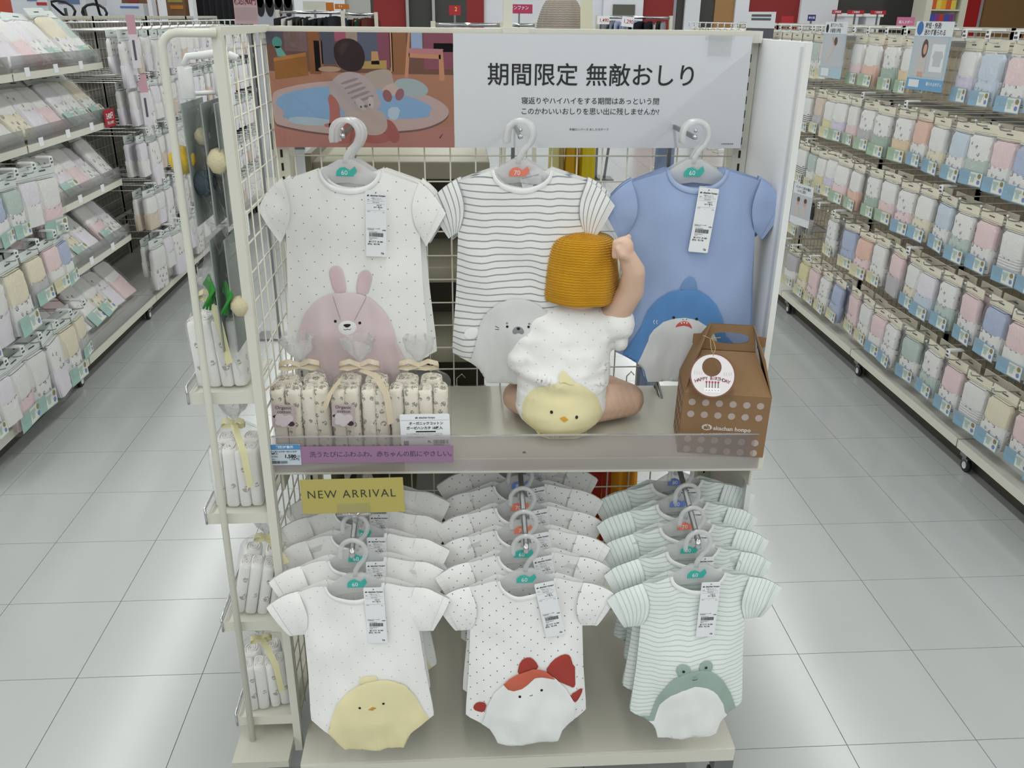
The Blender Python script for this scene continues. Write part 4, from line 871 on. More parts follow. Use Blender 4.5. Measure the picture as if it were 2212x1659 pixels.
# ------------------------------------------------------------------ things hanging outside the left side grid
CARDB = mat('toy_card', '#8d9591', .6); LEMON = mat('plush_lemon', '#d9b93a', .95, bump=.5, bscale=300); NAVY = mat('plush_eggplant', '#39454d', .9, bump=.5, bscale=300); PEAR = mat('plush_cream', '#cfc6a4', .95, bump=.5, bscale=300); LEAFG = mat('plush_green', '#2f8a33', .9)
def toy(label, x, z, h, items):
    t = thing('toy_pack', label, 'toy pack', (x, -.30, z), None, 'toy packs on the side hooks')
    B().box(-.001, .001, -.065, .05, -h, 0).build('back_card', CARDB, t)
    b = B()
    def P(u, v):
        k = math.sin(math.pi * u) ** .6 * math.sin(math.pi * min(1, v * 1.02)) ** .5
        return (-.002 - .032 * k + noise.noise(Vector((u * 6, v * 9, x * 40))) * .003, -.066 + .118 * u, -h * 1.25 * v)
    b.grid(12, 16, P); b.build('film', FILM, t, True)
    for (m, dx, dy, dz, r, kind) in items:
        if kind == 'ball': B().lathe([(.001, -1 * r * 1.15), (r * .6, -r * .95), (r, -r * .2), (r * .95, r * .4), (r * .5, r * .95), (.001, r * 1.1)], (dx, dy, dz), 18).build('plush_toy', m, t, True)
        else:
            q = B()
            for i in range(7): q.tube([(dx, dy, dz), (dx - .004 * i + .01, dy + .006 * (i - 3), dz - .02), (dx + .003 * (i - 3), dy + .008 * (i - 3), dz - .05 - .004 * (i % 3))], [.0015, .0035, .002], 6)
            q.build('plush_leaf', m, t, True)
    return t
toy('clear toy pack with yellow lemon plush on the upper side hook', -.520, 1.372, .185, [(LEMON, -.016, -.045, -.085, .020, 'ball')])
toy('clear toy pack with dark eggplant plush on the upper side hook', -.492, 1.372, .185, [(NAVY, -.014, -.045, -.12, .019, 'ball'), (PEAR, -.010, -.04, -.05, .012, 'ball')])
toy('clear toy pack with cream ball plush nearest the grid, upper side hook', -.472, 1.372, .185, [(PEAR, -.006, -.055, -.085, .018, 'ball')])
toy('clear toy pack with green leaf plush on the lower side hook', -.505, 1.165, .19, [(LEAFG, -.012, -.05, -.06, .02, 'leaf')])
toy('clear toy pack with green leaf plush nearest the grid, lower side hook', -.482, 1.165, .19, [(LEAFG, -.008, -.05, -.07, .02, 'leaf'), (PEAR, .012, -.06, -.11, .016, 'ball')])
for z, lab in ((1.385, 'upper'), (1.178, 'lower')):
    t = thing('side_hook', 'white bent rod hook on the side grid, %s of two' % lab, 'hook', (-.459, -.30, z)); B().tube([(.0, 0, 0), (-.055, 0, -.004), (-.075, -.002, .008)], .0035, 8).build('rod', WHITEP, t, True); B().box(-.001, .002, -.006, .006, -.02, .02).build('hook_plate', WHITEP, t)
ch = thing('clip_hanger', 'white plastic clip hanger hooked on the side grid top', 'hanger', (-.486, -.30, 1.425), (0, 0, R_(8)))
B().tube([(-.042, 0, -.004), (-.034, 0, .010), (-.01, 0, .012), (.018, 0, .016), (.04, 0, .008)], [.004, .005, .006, .006, .005], 8).build('arch_bar', WHITEP, ch, True)
for x, z in ((-.04, -.028), (.012, -.024)): put('clip', rbox_mesh('clip', .022, .014, .048, .003, film_mat('white_clip', '#ffffff', .1, .2, 0, milk=.75)), ch, (x, 0, z))

# ------------------------------------------------------------------ aisle gondolas with hooks and trays
BACKB = mat('back_board', '#b3a892', .7); HOOKM = mat('hook_wire', '#b9bab6', .3, .7); DECKM = mat('deck_grey', '#c4c5bd', .45)
GRIDM = mat('grid_wire', '#a9a89f', .5); DARKB = mat('dark_brown', '#4a463c', .8)
def hook_mesh():
    b = B(); b.tube([(0, .40, 0), (0, .02, 0), (0, .0, .004), (0, -.006, .016)], .0022, 6); b.tube([(0, .40, .032), (0, .02, .036), (0, -.004, .036)], .0018, 6)
    b.mi = 1; b.box(-.013, .013, -.008, -.0055, .012, .040); b.box(-.010, .010, -.004, .045, .036, .042); b.mi = 2; b.box(-.009, .003, -.0088, -.0081, .029, .036); b.box(-.009, .009, -.0088, -.0081, .016, .023)
    return b.mesh('peg_hook', [HOOKM, WHITEP, GREYINK])
HOOK2 = hook_mesh()
_b = B(); _b.tube([(0, .40, 0), (0, .02, 0), (0, .0, .004), (0, -.006, .016)], .0024, 6); _b.mi = 1; _b.lathe([(.001, -.004), (.004, -.002), (.004, .002), (.001, .004)], (0, -.006, .018), 8); HOOKP = _b.mesh('peg_hook', [HOOKM, WHITEP])
def bay(side, y0, label):
    """one 0.9 m bay; side=1 stands right of the aisle and faces -x, side=-1 stands left and faces +x"""
    ex = 1.655 if side > 0 else -1.705; bx = ex + side * .44
    t = thing('shelf_rack', label, 'rack', (0, y0, 0))
    X0, X1 = sorted((ex, bx)); 
    B().box(X0, X1, .004, .896, .106, .13).build('base_deck', DECKM, t)
    B().box(min(ex, ex - side * .003), max(ex, ex - side * .003), .004, .896, .100, .131).build('deck_lip', CREAM, t)
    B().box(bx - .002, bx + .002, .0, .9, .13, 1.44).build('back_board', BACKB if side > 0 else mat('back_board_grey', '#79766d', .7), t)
    g = B(); gx = bx - side * .012
    for k in range(18): g.cyl((gx, .025 + k * .05, .14), (gx, .025 + k * .05, 1.47), .0018, 5)
    for k in range(26): g.cyl((gx, .0, .16 + k * .052), (gx, .9, .16 + k * .052), .0018, 5)
    g.build('wire_back', GRIDM, t, True)
    for y in (.0, .9): B().box(bx - .015, bx + .015, y - .012, y + .012, .1, 1.475).build('upright', CREAM2, t)
    B().box(bx - .012, bx + .012, .012, .888, 1.455, 1.475).build('top_rail', CREAM2, t)
    caster(t, ex + side * .052, .0, side=1)
    B().box(min(ex + side * .082, bx), max(ex + side * .082, bx), .001, .899, .002, .105).build('dark_block', DARKB, t)  # solid dark brown block between the floor and the base deck
    return t
def hook_on(t, side, y, z, xf, plain=False):
    y0 = t.location.y
    return put('peg_hook', HOOKP if plain else HOOK2, t, (xf, y - y0, z), (0, 0, R_(-90) if side > 0 else R_(90)))
COLS = {'white': '#e4e4e2', 'pink': '#e6cecf', 'coral': '#e2bcab', 'sage': '#b7c8c0', 'green': '#a3b8ab', 'lavender': '#d3cde0', 'blue': '#abb8d4', 'sky': '#c5d3e0', 'cream': '#e2dbc2', 'ochre': '#dfcaa6', 'yellow': '#dcd6a6', 'grey': '#b9b8ba', 'lilac': '#e2dee6', 'beige': '#d5c5b4', 'black': '#2c2d33', 'navy': '#3c4262'}
def cloth(c):
    """'pink' plain, 'pink*' printed motifs, 'grey=' striped"""
    if c.endswith('*'):
        n = c[:-1]; return pattern_mat('pack_print_' + n, COLS[n], '#8d8f94' if n not in ('white', 'pink', 'cream') else '#7a7078', 'motif', .026, .0075, coord='Object', bump=0)
    if c.endswith('='): n = c[:-1]; return pattern_mat('pack_stripe_' + n, COLS['white'], COLS[n], 'stripe', .009, .0035, coord='Object', bump=0)
    return mat('pack_' + c, COLS[c], .85, spec=.2, noise_amt=.03, nscale=30)
def cname(c): return c.replace('*', '-printed').replace('=', '-striped')
HEAD = {'r': mat('header_cream', '#ddd8c4', .6), 'l': mat('header_mint', '#d3dcd8', .6)}
LBL = {'b': mat('label_blue', '#86abc2', .6), 'g': mat('label_green', '#9fb89d', .6), 'y': mat('label_beige', '#d2cda9', .6), 't': mat('label_teal', '#9cc0b6', .6)}
LBW = mat('label_white', '#dfe0d4', .6); LBI = mat('label_icon', '#a9c3bd', .6); LBD = mat('label_mark', '#8a7d52', .6); LBC = mat('label_mark_blue', '#6f86bf', .6)
PW = .124
TOPM = {}; PACKC = {}
def pack_parts():
    w_ = PW; head = B().box(-w_ / 2, w_ / 2, -.0015, .0015, -.033, .0); head.mi = 1; head.box(-.016, .016, -.0021, -.0016, -.017, -.013); head.box(-w_ / 2, w_ / 2, -.0021, -.0016, -.0285, -.028)
    lab = B(); lab.box(-w_ / 2 + .003, w_ / 2 - .003, -.0215, -.0205, -.203, -.154); lab.mi = 1; lab.box(-.004, w_ / 2 - .006, -.0222, -.0216, -.200, -.157); lab.mi = 2
    lab.prism([(.004, -.19), (.02, -.19), (.02, -.172), (.026, -.172), (.026, -.163), (-.002, -.163), (-.002, -.172), (.004, -.172)], -.0228, -.0223); lab.mi = 3; lab.prism(ellipse(.043, -.167, .0085, .0085, 12), -.0228, -.0223); lab.mi = 4; lab.prism(ellipse(.043, -.187, .0075, .0075, 12), -.0228, -.0223)
    film = B()
    def P(u, v):
        a = 2 * math.pi * u; e = .35; cx, sy = math.cos(a), math.sin(a); z = -.03 - .178 * v; k = math.sin(math.pi * min(1, v * .8 + .06)) ** .5
        return ((w_ / 2 + .001) * math.copysign(abs(cx) ** e, cx) + noise.noise(Vector((cx * 4, sy * 4, v * 7))) * .002, .026 * (k * .95 + .05) * math.copysign(abs(sy) ** e, sy) + noise.noise(Vector((cx * 5, v * 14, 3))) * .003, z)
    film.grid(20, 12, P)
    return head, lab, film
_h, _l, _f = pack_parts()
HEADM = {k: _h.mesh('header_card', [m, GREYINK]) for k, m in HEAD.items()}
LABM = {k: _l.mesh('label_card', [m, LBW, LBI, LBD, LBC]) for k, m in LBL.items()}
FILMM = _f.mesh('bag_film', FILM, True)
def top_piece(m, seed):
    b = B()
    def P(u, v):
        a = 2 * math.pi * u; e = .3; cx, sy = math.cos(a), math.sin(a); z = -.038 - .085 * v; rnd = min(1, (v / .06 + .62)) ** .5
        return (.056 * rnd * math.copysign(abs(cx) ** e, cx), .0125 * rnd * math.copysign(abs(sy) ** e, sy) - .001 + noise.noise(Vector((cx * 3, v * 6, seed))) * .003, z)
    b.grid(20, 6, P); n0 = len(b.v); b.add([(x, y, z + .002) for x, y, z in b.v[:20]], [tuple(range(20))]); return b.mesh('upper_cloth', m, True)
def low_piece(m, seed):
    b = B(); n = 14
    def P(u, v):
        x = -.0575 + .115 * u; top = -.112 - .010 * math.sin(u * math.pi) + .003 * math.sin(u * 30); z = top + (-.158 - top) * v - .04 * v
        return (x, -.0148 - .003 * math.sin(math.pi * u) + noise.noise(Vector((u * 4, v * 4, seed))) * .003 + (.010 if u in (0, 1) else 0), z)
    b.grid(n, 6, P); b.box(-.056, .056, -.011, .012, -.198, -.12); return b.mesh('lower_cloth', m, True)
def pack(top, low, lb, hd, loc, rot, label, group, simple=False):
    k = (top, low, lb, hd, simple)
    if k in PACKC: return copy_tree(PACKC[k], loc, rot, label)
    t = thing('wear_pack', label, 'clothing pack', loc, rot, group); PACKC[k] = t
    if top not in TOPM: TOPM[top] = top_piece(cloth(top), hash(top) % 17 if False else len(TOPM))
    if '_' + low not in TOPM: TOPM['_' + low] = low_piece(cloth(low), len(TOPM))
    put('header_card', HEADM[hd], t); put('upper_cloth', TOPM[top], t); put('lower_cloth', TOPM['_' + low], t)
    if lb: put('label_card', LABM[lb], t)
    if not simple: put('bag_film', FILMM, t)
    return t
ORD = ('first', 'second', 'third', 'fourth', 'fifth', 'sixth', 'seventh', 'eighth', 'ninth', 'tenth', 'eleventh', 'twelfth', 'thirteenth', 'fourteenth', 'fifteenth', 'sixteenth', 'seventeenth', 'eighteenth', 'nineteenth', 'twentieth', 'twenty-first')
ROWN = ('top', 'second', 'third', 'fourth', 'bottom')
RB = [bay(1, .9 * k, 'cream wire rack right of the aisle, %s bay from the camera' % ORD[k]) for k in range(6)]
RROW = [(1.437, [(2.72, 'sage', 'white*', 'y'), (2.60, 'pink', 'white*', 'y'), (2.23, 'white', 'pink', 'g'), (2.09, 'white', 'coral', 'g'), (1.92, 'white*', 'green', 'g'), (1.76, 'white', 'ochre', 'g'), (1.34, 'white', 'lavender', 'b'), (1.20, 'sky', 'sky*', 'b'), (1.045, 'pink', 'white*', 'b'), (.90, 'white', 'blue', 'b')]),
        (1.178, [(2.73, 'white', 'black=', 'y'), (2.58, 'beige', 'grey*', 'y'), (2.43, 'white', 'yellow', 'y'), (2.31, 'white', 'lavender', 'g'), (2.18, 'white', 'pink', 'g'), (2.04, 'white*', 'grey', 'g'), (1.88, 'white*', 'green', 'g'), (1.71, 'white*', 'ochre', 'g'), (1.57, 'coral', 'white*', 'b'), (1.44, 'white', 'cream*', 'b'), (1.29, 'sky', 'white*', 'b'), (1.165, 'white*', 'sage', 'b'), (1.03, 'pink', 'white*', 'b'), (.89, 'blue', 'white*', 'b'), (.75, 'white', 'pink*', 'b')]),
        (.918, [(2.71, 'white', 'black=', 'y'), (2.58, 'sage', 'white', 'y'), (2.455, 'white', 'yellow', 'y'), (2.32, 'white', 'lavender', 'y'), (2.19, 'white', 'pink', 'g'), (2.05, 'white', 'coral', 'g'), (1.88, 'white*', 'green', 'g'), (1.74, 'white', 'pink', 'g'), (1.59, 'white*', 'pink*', 'b'), (1.44, 'white', 'cream*', 'b'), (1.29, 'sky', 'white*', 'b'), (1.16, 'white*', 'sage*', 'b'), (1.03, 'pink', 'white*', 'b'), (.88, 'white', 'grey=', 'b'), (.74, 'cream', 'white*', 'b')]),
        (.656, [(2.66, 'black', 'grey=', 'y'), (2.21, 'white*', 'white*', 'y'), (2.03, 'blue', 'blue*', 'y'), (1.86, 'coral', 'pink*', 'y'), (1.73, 'white', 'white*', 'y'), (1.57, 'pink', 'grey', None), (1.43, 'white', 'cream*', 'b'), (1.31, 'lilac', 'sky', 'b'), (1.17, 'white*', 'sage*', 'b'), (1.02, 'pink', 'white*', 'b'), (.87, 'blue', 'white*', 'b'), (.73, 'pink', 'white', 'b'), (.59, 'white', 'sage', 'b')]),
        (.385, [(2.63, 'grey', 'white', 'y'), (2.47, 'yellow', 'cream*', 'y'), (2.335, 'pink', 'pink*', 'y'), (2.20, 'white*', 'white*', 'y'), (2.05, 'blue', 'blue*', 'y'), (1.88, 'pink', 'pink*', 'y'), (1.75, 'white', 'white*', 'y'), (1.62, 'pink', 'white', 'b'), (1.49, 'white*', 'white*', 'b'), (1.34, 'sage', 'white*', 'b'), (1.18, 'white*', 'sage*', 'b'), (1.03, 'pink', 'white*', 'b'), (.88, 'white', 'grey=', 'b'), (.745, 'cream', 'white*', 'b'), (.60, 'pink', 'white*', 'b'), (.46, 'white', 'sage', 'b')])]
XF = 1.655; FARQ = []
for ri, (z, items) in enumerate(RROW):
    y = items[-1][0] - .145
    while y > .08: items.append((round(y, 3), *random.choice((('white', 'pink*'), ('pink', 'white*'), ('sky', 'white*'), ('white*', 'sage'))), 'b')); y -= .145
    for k, (y, a, c, lb) in enumerate(items):
        jit = rr(-.006, .006); rz = R_(-90 + rr(-7, 7))
        pack(a, c, lb, 'r', (XF + .012 + rr(0, .01), y, z + jit), (R_(rr(-3, 2)), rr(-.03, .03), rz), '%s over %s baby underwear pack, %s from white board, %s row, right rack' % (cname(a), cname(c), ORD[k], ROWN[ri]), 'underwear packs on the right rack')
        a2, c2 = (a, c) if random.random() < .75 else (c.rstrip('*='), 'white*')
        if y > .5: pack(a2, c2, lb, 'r', (XF + .066, y + rr(-.008, .008), z + jit + .002), (0, 0, R_(-90 + rr(-4, 4))), 'rear pack behind the %s from the white board, %s row of right rack' % (ORD[k], ROWN[ri]), 'underwear packs on the right rack')
        hook_on(RB[min(5, max(0, int(y / .9)))], 1, y, z - .004, XF - .022, ri > 0 and (k * 7 + ri) % 9 != 0)
    y = 2.86; k = 0
    while y < 5.2:    # farther packs of the same rows, seen over the display
        a, c = random.choice((('white', 'pink*'), ('white*', 'sage'), ('pink', 'white*'), ('white', 'grey='), ('cream', 'white*')))
        if ri < 2: FARQ.append((a, c, 'y', 'r', (XF + .015, y, z), R_(-90)))
        hook_on(RB[min(5, int(y / .9))], 1, y, z - .004, XF - .022); y += .15; k += 1
# extra empty hooks and crossbars
FARP = []
def far_pack(top, low, lb, hd, loc, rz):
    if top not in TOPM: TOPM[top] = top_piece(cloth(top), len(TOPM))
    if '_' + low not in TOPM: TOPM['_' + low] = low_piece(cloth(low), len(TOPM))
    M4 = Matrix.Translation(loc) @ Matrix.Rotation(rz, 4, 'Z')
    for me in [HEADM[hd], TOPM[top], TOPM['_' + low]] + ([LABM[lb]] if lb else []): FARP.append((me, M4))
def flush_far(label):
    bm = bmesh.new(); ms = []
    for me, M4 in FARP:
        f0 = len(bm.faces); v0 = len(bm.verts); bm.from_mesh(me); bm.verts.ensure_lookup_table(); bm.faces.ensure_lookup_table(); idx = []
        for m in me.materials:
            if m not in ms: ms.append(m)
            idx.append(ms.index(m))
        for v in bm.verts[v0:]: v.co = M4 @ v.co
        for f in bm.faces[f0:]: f.material_index = idx[f.material_index]
    me = bpy.data.meshes.new('far_packs'); bm.to_mesh(me); bm.free()
    for m in ms: me.materials.append(m)
    FARP.clear(); o = put('far_packs', me); o['kind'] = 'stuff'; tag(o, label, 'clothing packs'); return o
for t in RB:
    for z in (1.40, 1.14, .88, .62, .35): B().box(2.03, 2.045, .01, .89, z - .004, z + .016).build('cross_bar', STEEL, t)
for y, z in ((2.66, 1.437), (2.5, 1.437), (2.42, 1.437), (1.62, 1.437), (1.55, 1.437), (1.47, 1.437), (2.3, .656), (2.4, .656), (2.12, .656), (2.56, .385), (2.7, .385), (1.64, 1.178)): hook_on(RB[int(y / .9)], 1, y, z - .004, XF - .03)
for q in FARQ: far_pack(*q)
flush_far('far underwear packs in the rows beyond the white board, right rack')
# information cards clipped in front of the right rack
def pop(label, x, y, z0, h, w_, rz, draw):
    t = thing('info_card', label, 'info card', (x, y, z0), (0, 0, R_(rz)), 'info cards in the aisles'); draw(t, w_, h); return t
SKY = mat('card_sky', '#a9c0cc', .5); CBLUE = mat('card_blue', '#6b9ec4', .5); CWHITE = mat('card_white', '#d9dde0', .5); CGREY = mat('card_grey', '#b9bec2', .5); HAIR = mat('print_hair', '#5b4640', .6); DRESS = mat('print_dress', '#c4bbb8', .6); SKINP = mat('print_skin', '#c69d8c', .6); NAVYI = mat('print_navy', '#3d6fa8', .6)
def flat(t, name, m, poly, y): return B().prism(poly, y - .0004, y).build(name, m, t)
def rect(x0, x1, z0, z1): return [(x0, z0), (x1, z0), (x1, z1), (x0, z1)]
def draw_a(t, w_, h):
    B().box(-w_ / 2, w_ / 2, -.0005, .001, 0, h).build('card', SKY, t); flat(t, 'header_band', CWHITE, rect(-w_ / 2, w_ / 2, h * .79, h), -.0006); flat(t, 'picture', CGREY, rect(-w_ * .44, w_ * .44, h * .2, h * .77), -.0006); flat(t, 'footer_band', CBLUE, rect(-w_ / 2, w_ / 2, 0, h * .17), -.0006)
    flat(t, 'logo_dot', NAVYI, ellipse(-w_ * .37, h * .9, w_ * .085, w_ * .11, 18), -.0012); put('lettering', text_mesh('時短・快適!', .0215, INK, .01, 'LEFT', 1, .8), t, (-w_ * .24, -.0014, h * .935)); put('lettering', text_mesh('迷わず着られる', .0215, INK, .01, 'LEFT', 1, .8), t, (-w_ * .24, -.0014, h * .84))
    flat(t, 'girl_dress', DRESS, [(-.06, h * .22), (-.01, h * .22), (-.012, h * .45), (-.018, h * .55), (-.045, h * .55), (-.055, h * .45)], -.0012); flat(t, 'girl_hair', HAIR, ellipse(-.03, h * .61, .017, .032, 16), -.0013); flat(t, 'girl_face', SKINP, ellipse(-.027, h * .60, .010, .018, 14), -.0017); flat(t, 'girl_legs', SKINP, rect(-.05, -.02, h * .2, h * .27), -.0015)
    flat(t, 'inset', CWHITE, rect(.012, .085, h * .28, h * .68), -.0012); flat(t, 'inset_wear', CGREY, [(.028, h * .36), (.07, h * .36), (.07, h * .46), (.08, h * .5), (.07, h * .58), (.03, h * .58), (.02, h * .5), (.028, h * .46)], -.0017); flat(t, 'size_table', CWHITE, rect(-.09, -.03, h * .04, h * .15), -.0012); put('lettering', text_mesh('着られるボディ', .014, PAPER, .01, 'LEFT', 1, .9), t, (.012, -.0014, h * .1))
def draw_b(t, w_, h):
    B().box(-w_ / 2, w_ / 2, -.0005, .001, 0, h).build('card', SKY, t); flat(t, 'header_band', CWHITE, rect(-w_ / 2, w_ / 2, h * .79, h), -.0006); flat(t, 'picture', CGREY, rect(-w_ * .46, w_ * .46, h * .2, h * .77), -.0006)
    put('lettering', text_mesh('股下スナップなし', .0175, INK, .01, 'LEFT', 1, .8), t, (-w_ * .25, -.0014, h * .935)); put('lettering', text_mesh('お着替え時短', .020, INK, .01, 'LEFT', 1, .8), t, (-w_ * .25, -.0014, h * .84)); flat(t, 'logo_dot', INK, ellipse(-w_ * .38, h * .88, .012, .018, 14), -.0012)
    flat(t, 'child_body', DRESS, [(-.06, h * .28), (-.05, h * .26), (-.01, h * .45), (.02, h * .62), (.0, h * .66), (-.03, h * .5)], -.0012); flat(t, 'child_head', HAIR, ellipse(.016, h * .66, .014, .018, 14), -.0015); flat(t, 'child_arm', SKINP, [(-.02, h * .72), (-.012, h * .73), (.01, h * .6), (0, h * .58)], -.0017); flat(t, 'size_table', CWHITE, rect(-.08, -.01, h * .03, h * .17), -.0012)
def draw_c(t, w_, h):
    B().box(-w_ / 2, w_ / 2, -.0005, .001, 0, h).build('card', CWHITE, t); put('lettering', text_mesh('インナーとあわせ着の', .016, INK, .01, 'CENTER', 1, .8), t, (0, -.0014, h * .91)); put('lettering', text_mesh('いいとこ取り', .016, INK, .01, 'CENTER', 1, .8), t, (-.01, -.0014, h * .82)); flat(t, 'picture', CGREY, rect(-w_ * .48, w_ * .48, h * .18, h * .75), -.0006)
    for x in (-.03, .03): flat(t, 'person_dress', DRESS, [(x - .022, h * .25), (x + .02, h * .25), (x + .012, h * .5), (x - .014, h * .5)], -.0012); flat(t, 'person_head', SKINP, ellipse(x, h * .58, .012, .02, 14), -.0013); flat(t, 'person_hair', HAIR, ellipse(x + .002, h * .625, .012, .012, 14), -.0016)
pop('large blue and white info card showing a long-haired girl, right rack', 1.60, 1.50, 1.262, .234, .21, -82, draw_a)
pop('blue and white info card showing a jumping child, right rack', 1.60, 2.36, 1.252, .238, .2, -84, draw_b)
pop('white info card with two people hanging in the fourth row of right rack', 1.60, 2.47, .545, .20, .17, -78, draw_c)
def draw_d(t, w_, h):
    B().box(-w_ / 2, w_ / 2, -.0005, .001, 0, h).build('card', CWHITE, t); flat(t, 'dark_foot', GREYINK, rect(-w_ / 2, w_ / 2, 0, h * .38), -.0006)
    for z in (.86, .72): flat(t, 'text_line', GREYINK, rect(-w_ * .35, w_ * .35, h * z - .006, h * z + .006), -.0012)
pop('small grey and white info card above the far right rack, by white board', 1.58, 3.35, 1.40, .135, .2, -60, draw_d)

# ---- left rack: tray bays and hook bays
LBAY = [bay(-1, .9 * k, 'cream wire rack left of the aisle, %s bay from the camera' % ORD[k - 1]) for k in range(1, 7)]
def tray(t, z, z_l, depth=.34):
    b = B().box(-1.78 - depth, -1.778, .006, .894, z - .004, z + .002); b.box(-1.781, -1.777, .006, .894, z - .022, z + .008); o = b.build('tray', CREAM, t)
    B().box(-1.779, -1.777, .012, .888, z + .006, z + .066).build('tray_guard', film_mat('tray_acrylic', '#dfe0de', .06, .05, 0, milk=.12), o)
    for y in (.10, .36, .62): B().box(-1.7765, -1.7755, y, y + .042, z - .012, z + .022).build('price_ticket', PAPER, o); 
    return o
LP = [('white', 'white*'), ('white*', 'lilac'), ('pink', 'white*'), ('cream', 'white*'), ('white', 'pink'), ('white*', 'white'), ('sage', 'white'), ('lilac', 'white*'), ('white', 'cream*'), ('white', 'sky')]
def tray_packs(t, z, n, seed, rown, bn, steep=40):
    r = random.Random(seed); y0 = t.location.y
    for k in range(n):
        y = y0 + .02 + (.9 - .03) * (k + .5) / n; a, c = LP[(seed + k * 3) % len(LP)]; th = R_(steep + r.uniform(-5, 5)); l = .205 * 1.32
        bx_, bz = -1.80, z + .014
        for j in range(1):
            off = .062 * j
            pack(a, c, None if j else ('t' if r.random() < .4 else None), 'l', (bx_ - math.sin(th) * l - off, y + r.uniform(-.01, .01), bz + math.cos(th) * l + off * .3), (-th, r.uniform(-.06, .06), R_(90 + r.uniform(-5, 5))), '%s over %s pack %s in %s tray, %s, left rack' % (cname(a), cname(c), 'leaning ' + ORD[k] if not j else 'behind the ' + ORD[k], rown, bn), 'leaning packs in the left trays').scale = (1.32, 1.15, 1.32)
for t, bn, rows in ((LBAY[0], 'near bay', (0, 1)), (LBAY[1], 'middle bay', (0, 1, 2, 3))):
    for ri in rows:
        z = (1.273, 1.010, .731, .452)[ri]; tray(t, z, ri); tray_packs(t, z, 6, ri * 7 + (3 if bn[0] == 'n' else 1), ROWN[ri], bn)
tray_packs(LBAY[1], .132, 6, 9, 'base', 'middle bay', 42)
B().box(-1.712, -1.709, .02, .88, .132, .19).build('deck_guard', film_mat('tray_acrylic', '#dfe0de', .06, .05, 0, milk=.12), LBAY[1])
LPK = [('cream', 'grey', 't'), ('white', 'pink', 't'), ('pink', 'white', 'y'), ('white', 'white*', 't'), ('blue', 'white', 't'), ('white*', 'lilac', None), ('sage', 'white*', 't'), ('cream', 'white*', 't'), ('lilac', 'white', None)]
for ri, (z, ys, xo) in enumerate(((.955, (1.02, 1.15, 1.28, 1.41, 1.545, 1.69), 0), (.695, (1.0, 1.14, 1.29, 1.455, 1.60, 1.71), 0), (.378, (.94, 1.07, 1.19, 1.33, 1.47, 1.60, 1.73), 0))):
    for k, y in enumerate(ys):
        a, c, lb = LPK[(k * 2 + ri * 3) % 9]
        pack(a, c, lb, 'l', (-1.69, y, z + rr(-.006, .006)), (R_(rr(-5, 2)), rr(-.04, .04), R_(90 + rr(-8, 8))), '%s over %s hanging pack, %s from camera, %s hook row, near left bay' % (cname(a), cname(c), ORD[k], ROWN[ri]), 'hanging packs on the left rack')
        pack(a, c, lb, 'l', (-1.745, y, z), (0, 0, R_(90 + rr(-4, 4))), 'rear pack behind the %s one, %s hook row, near left bay' % (ORD[k], ROWN[ri]), 'hanging packs on the left rack'); hook_on(LBAY[0], -1, y, z - .004, -1.655)
LPF = [('white', 'white*', None), ('lilac', 'white', None), ('white*', 'lilac', None), ('white', 'beige', None), ('white', 'lilac', None)]
for bi in (2, 3, 4):
    for ri, z in enumerate((1.42, 1.185, .935, .665, .420)):
        for k in range(6):
            y = LBAY[bi].location.y + .08 + .15 * k; a, c, lb = LPF[(k + ri * 2 + bi) % 5]
            if bi == 2: pack(a, c, lb, 'l', (-1.69, y, z + rr(-.006, .006)), (R_(rr(-3, 3)), 0, R_(90 + rr(-8, 8))), '%s over %s hanging pack, %s from camera, %s row, third left bay' % (cname(a), cname(c), ORD[k], ROWN[ri]), 'hanging packs on the left rack')
            else: far_pack(a, c, lb, 'l', (-1.69, y, z + rr(-.006, .006)), R_(90 + rr(-8, 8)))
            far_pack(a, c, lb, 'l', (-1.746, y, z), R_(90 + rr(-4, 4)))
            hook_on(LBAY[bi], -1, y, z - .004, -1.655)
flush_far('far pale hanging packs in the deeper rows and bays, left rack')
for t in LBAY[2:]:
    for z in (1.40, 1.16, .90, .64, .39): B().box(-2.1, -2.085, .01, .89, z - .004, z + .016).build('cross_bar', STEEL, t)
rp = thing('price_plate', 'red price plate reading 3,400 on the second left tray', 'price card', (-1.765, 2.64, 1.022), (0, 0, R_(86))); B().box(-.055, .055, -.001, .001, -.03, .05).build('plate', RED, rp); put('lettering', text_mesh('3,400円', .034, PAPER, .02, 'CENTER', .9, .75), rp, (0, -.0016, .018)); put('lettering', text_mesh('税込 3,740円', .016, PAPER, .02, 'CENTER', .9, .8), rp, (0, -.0016, -.012))
STRIPP = mat('strip_pink', '#c79aa6', .6); STRIPW = mat('strip_white', '#d9d4da', .6)
for y, z, lab in ((2.76, 1.485, 'top'), (2.80, 1.22, 'second')):
    t = thing('hanging_strip', 'long pink and white hanging strip on the %s row, left rack' % lab, 'info strip', (-1.64, y, z), (0, 0, R_(60))); B().box(-.025, .025, -.0006, .0006, -.085, 0).build('pink_top', STRIPP, t); B().box(-.025, .025, -.0006, .0006, -.235, -.085).build('white_body', STRIPW, t); flat(t, 'printed_line', GREYINK, rect(-.01, .004, -.2, -.11), -.0008)

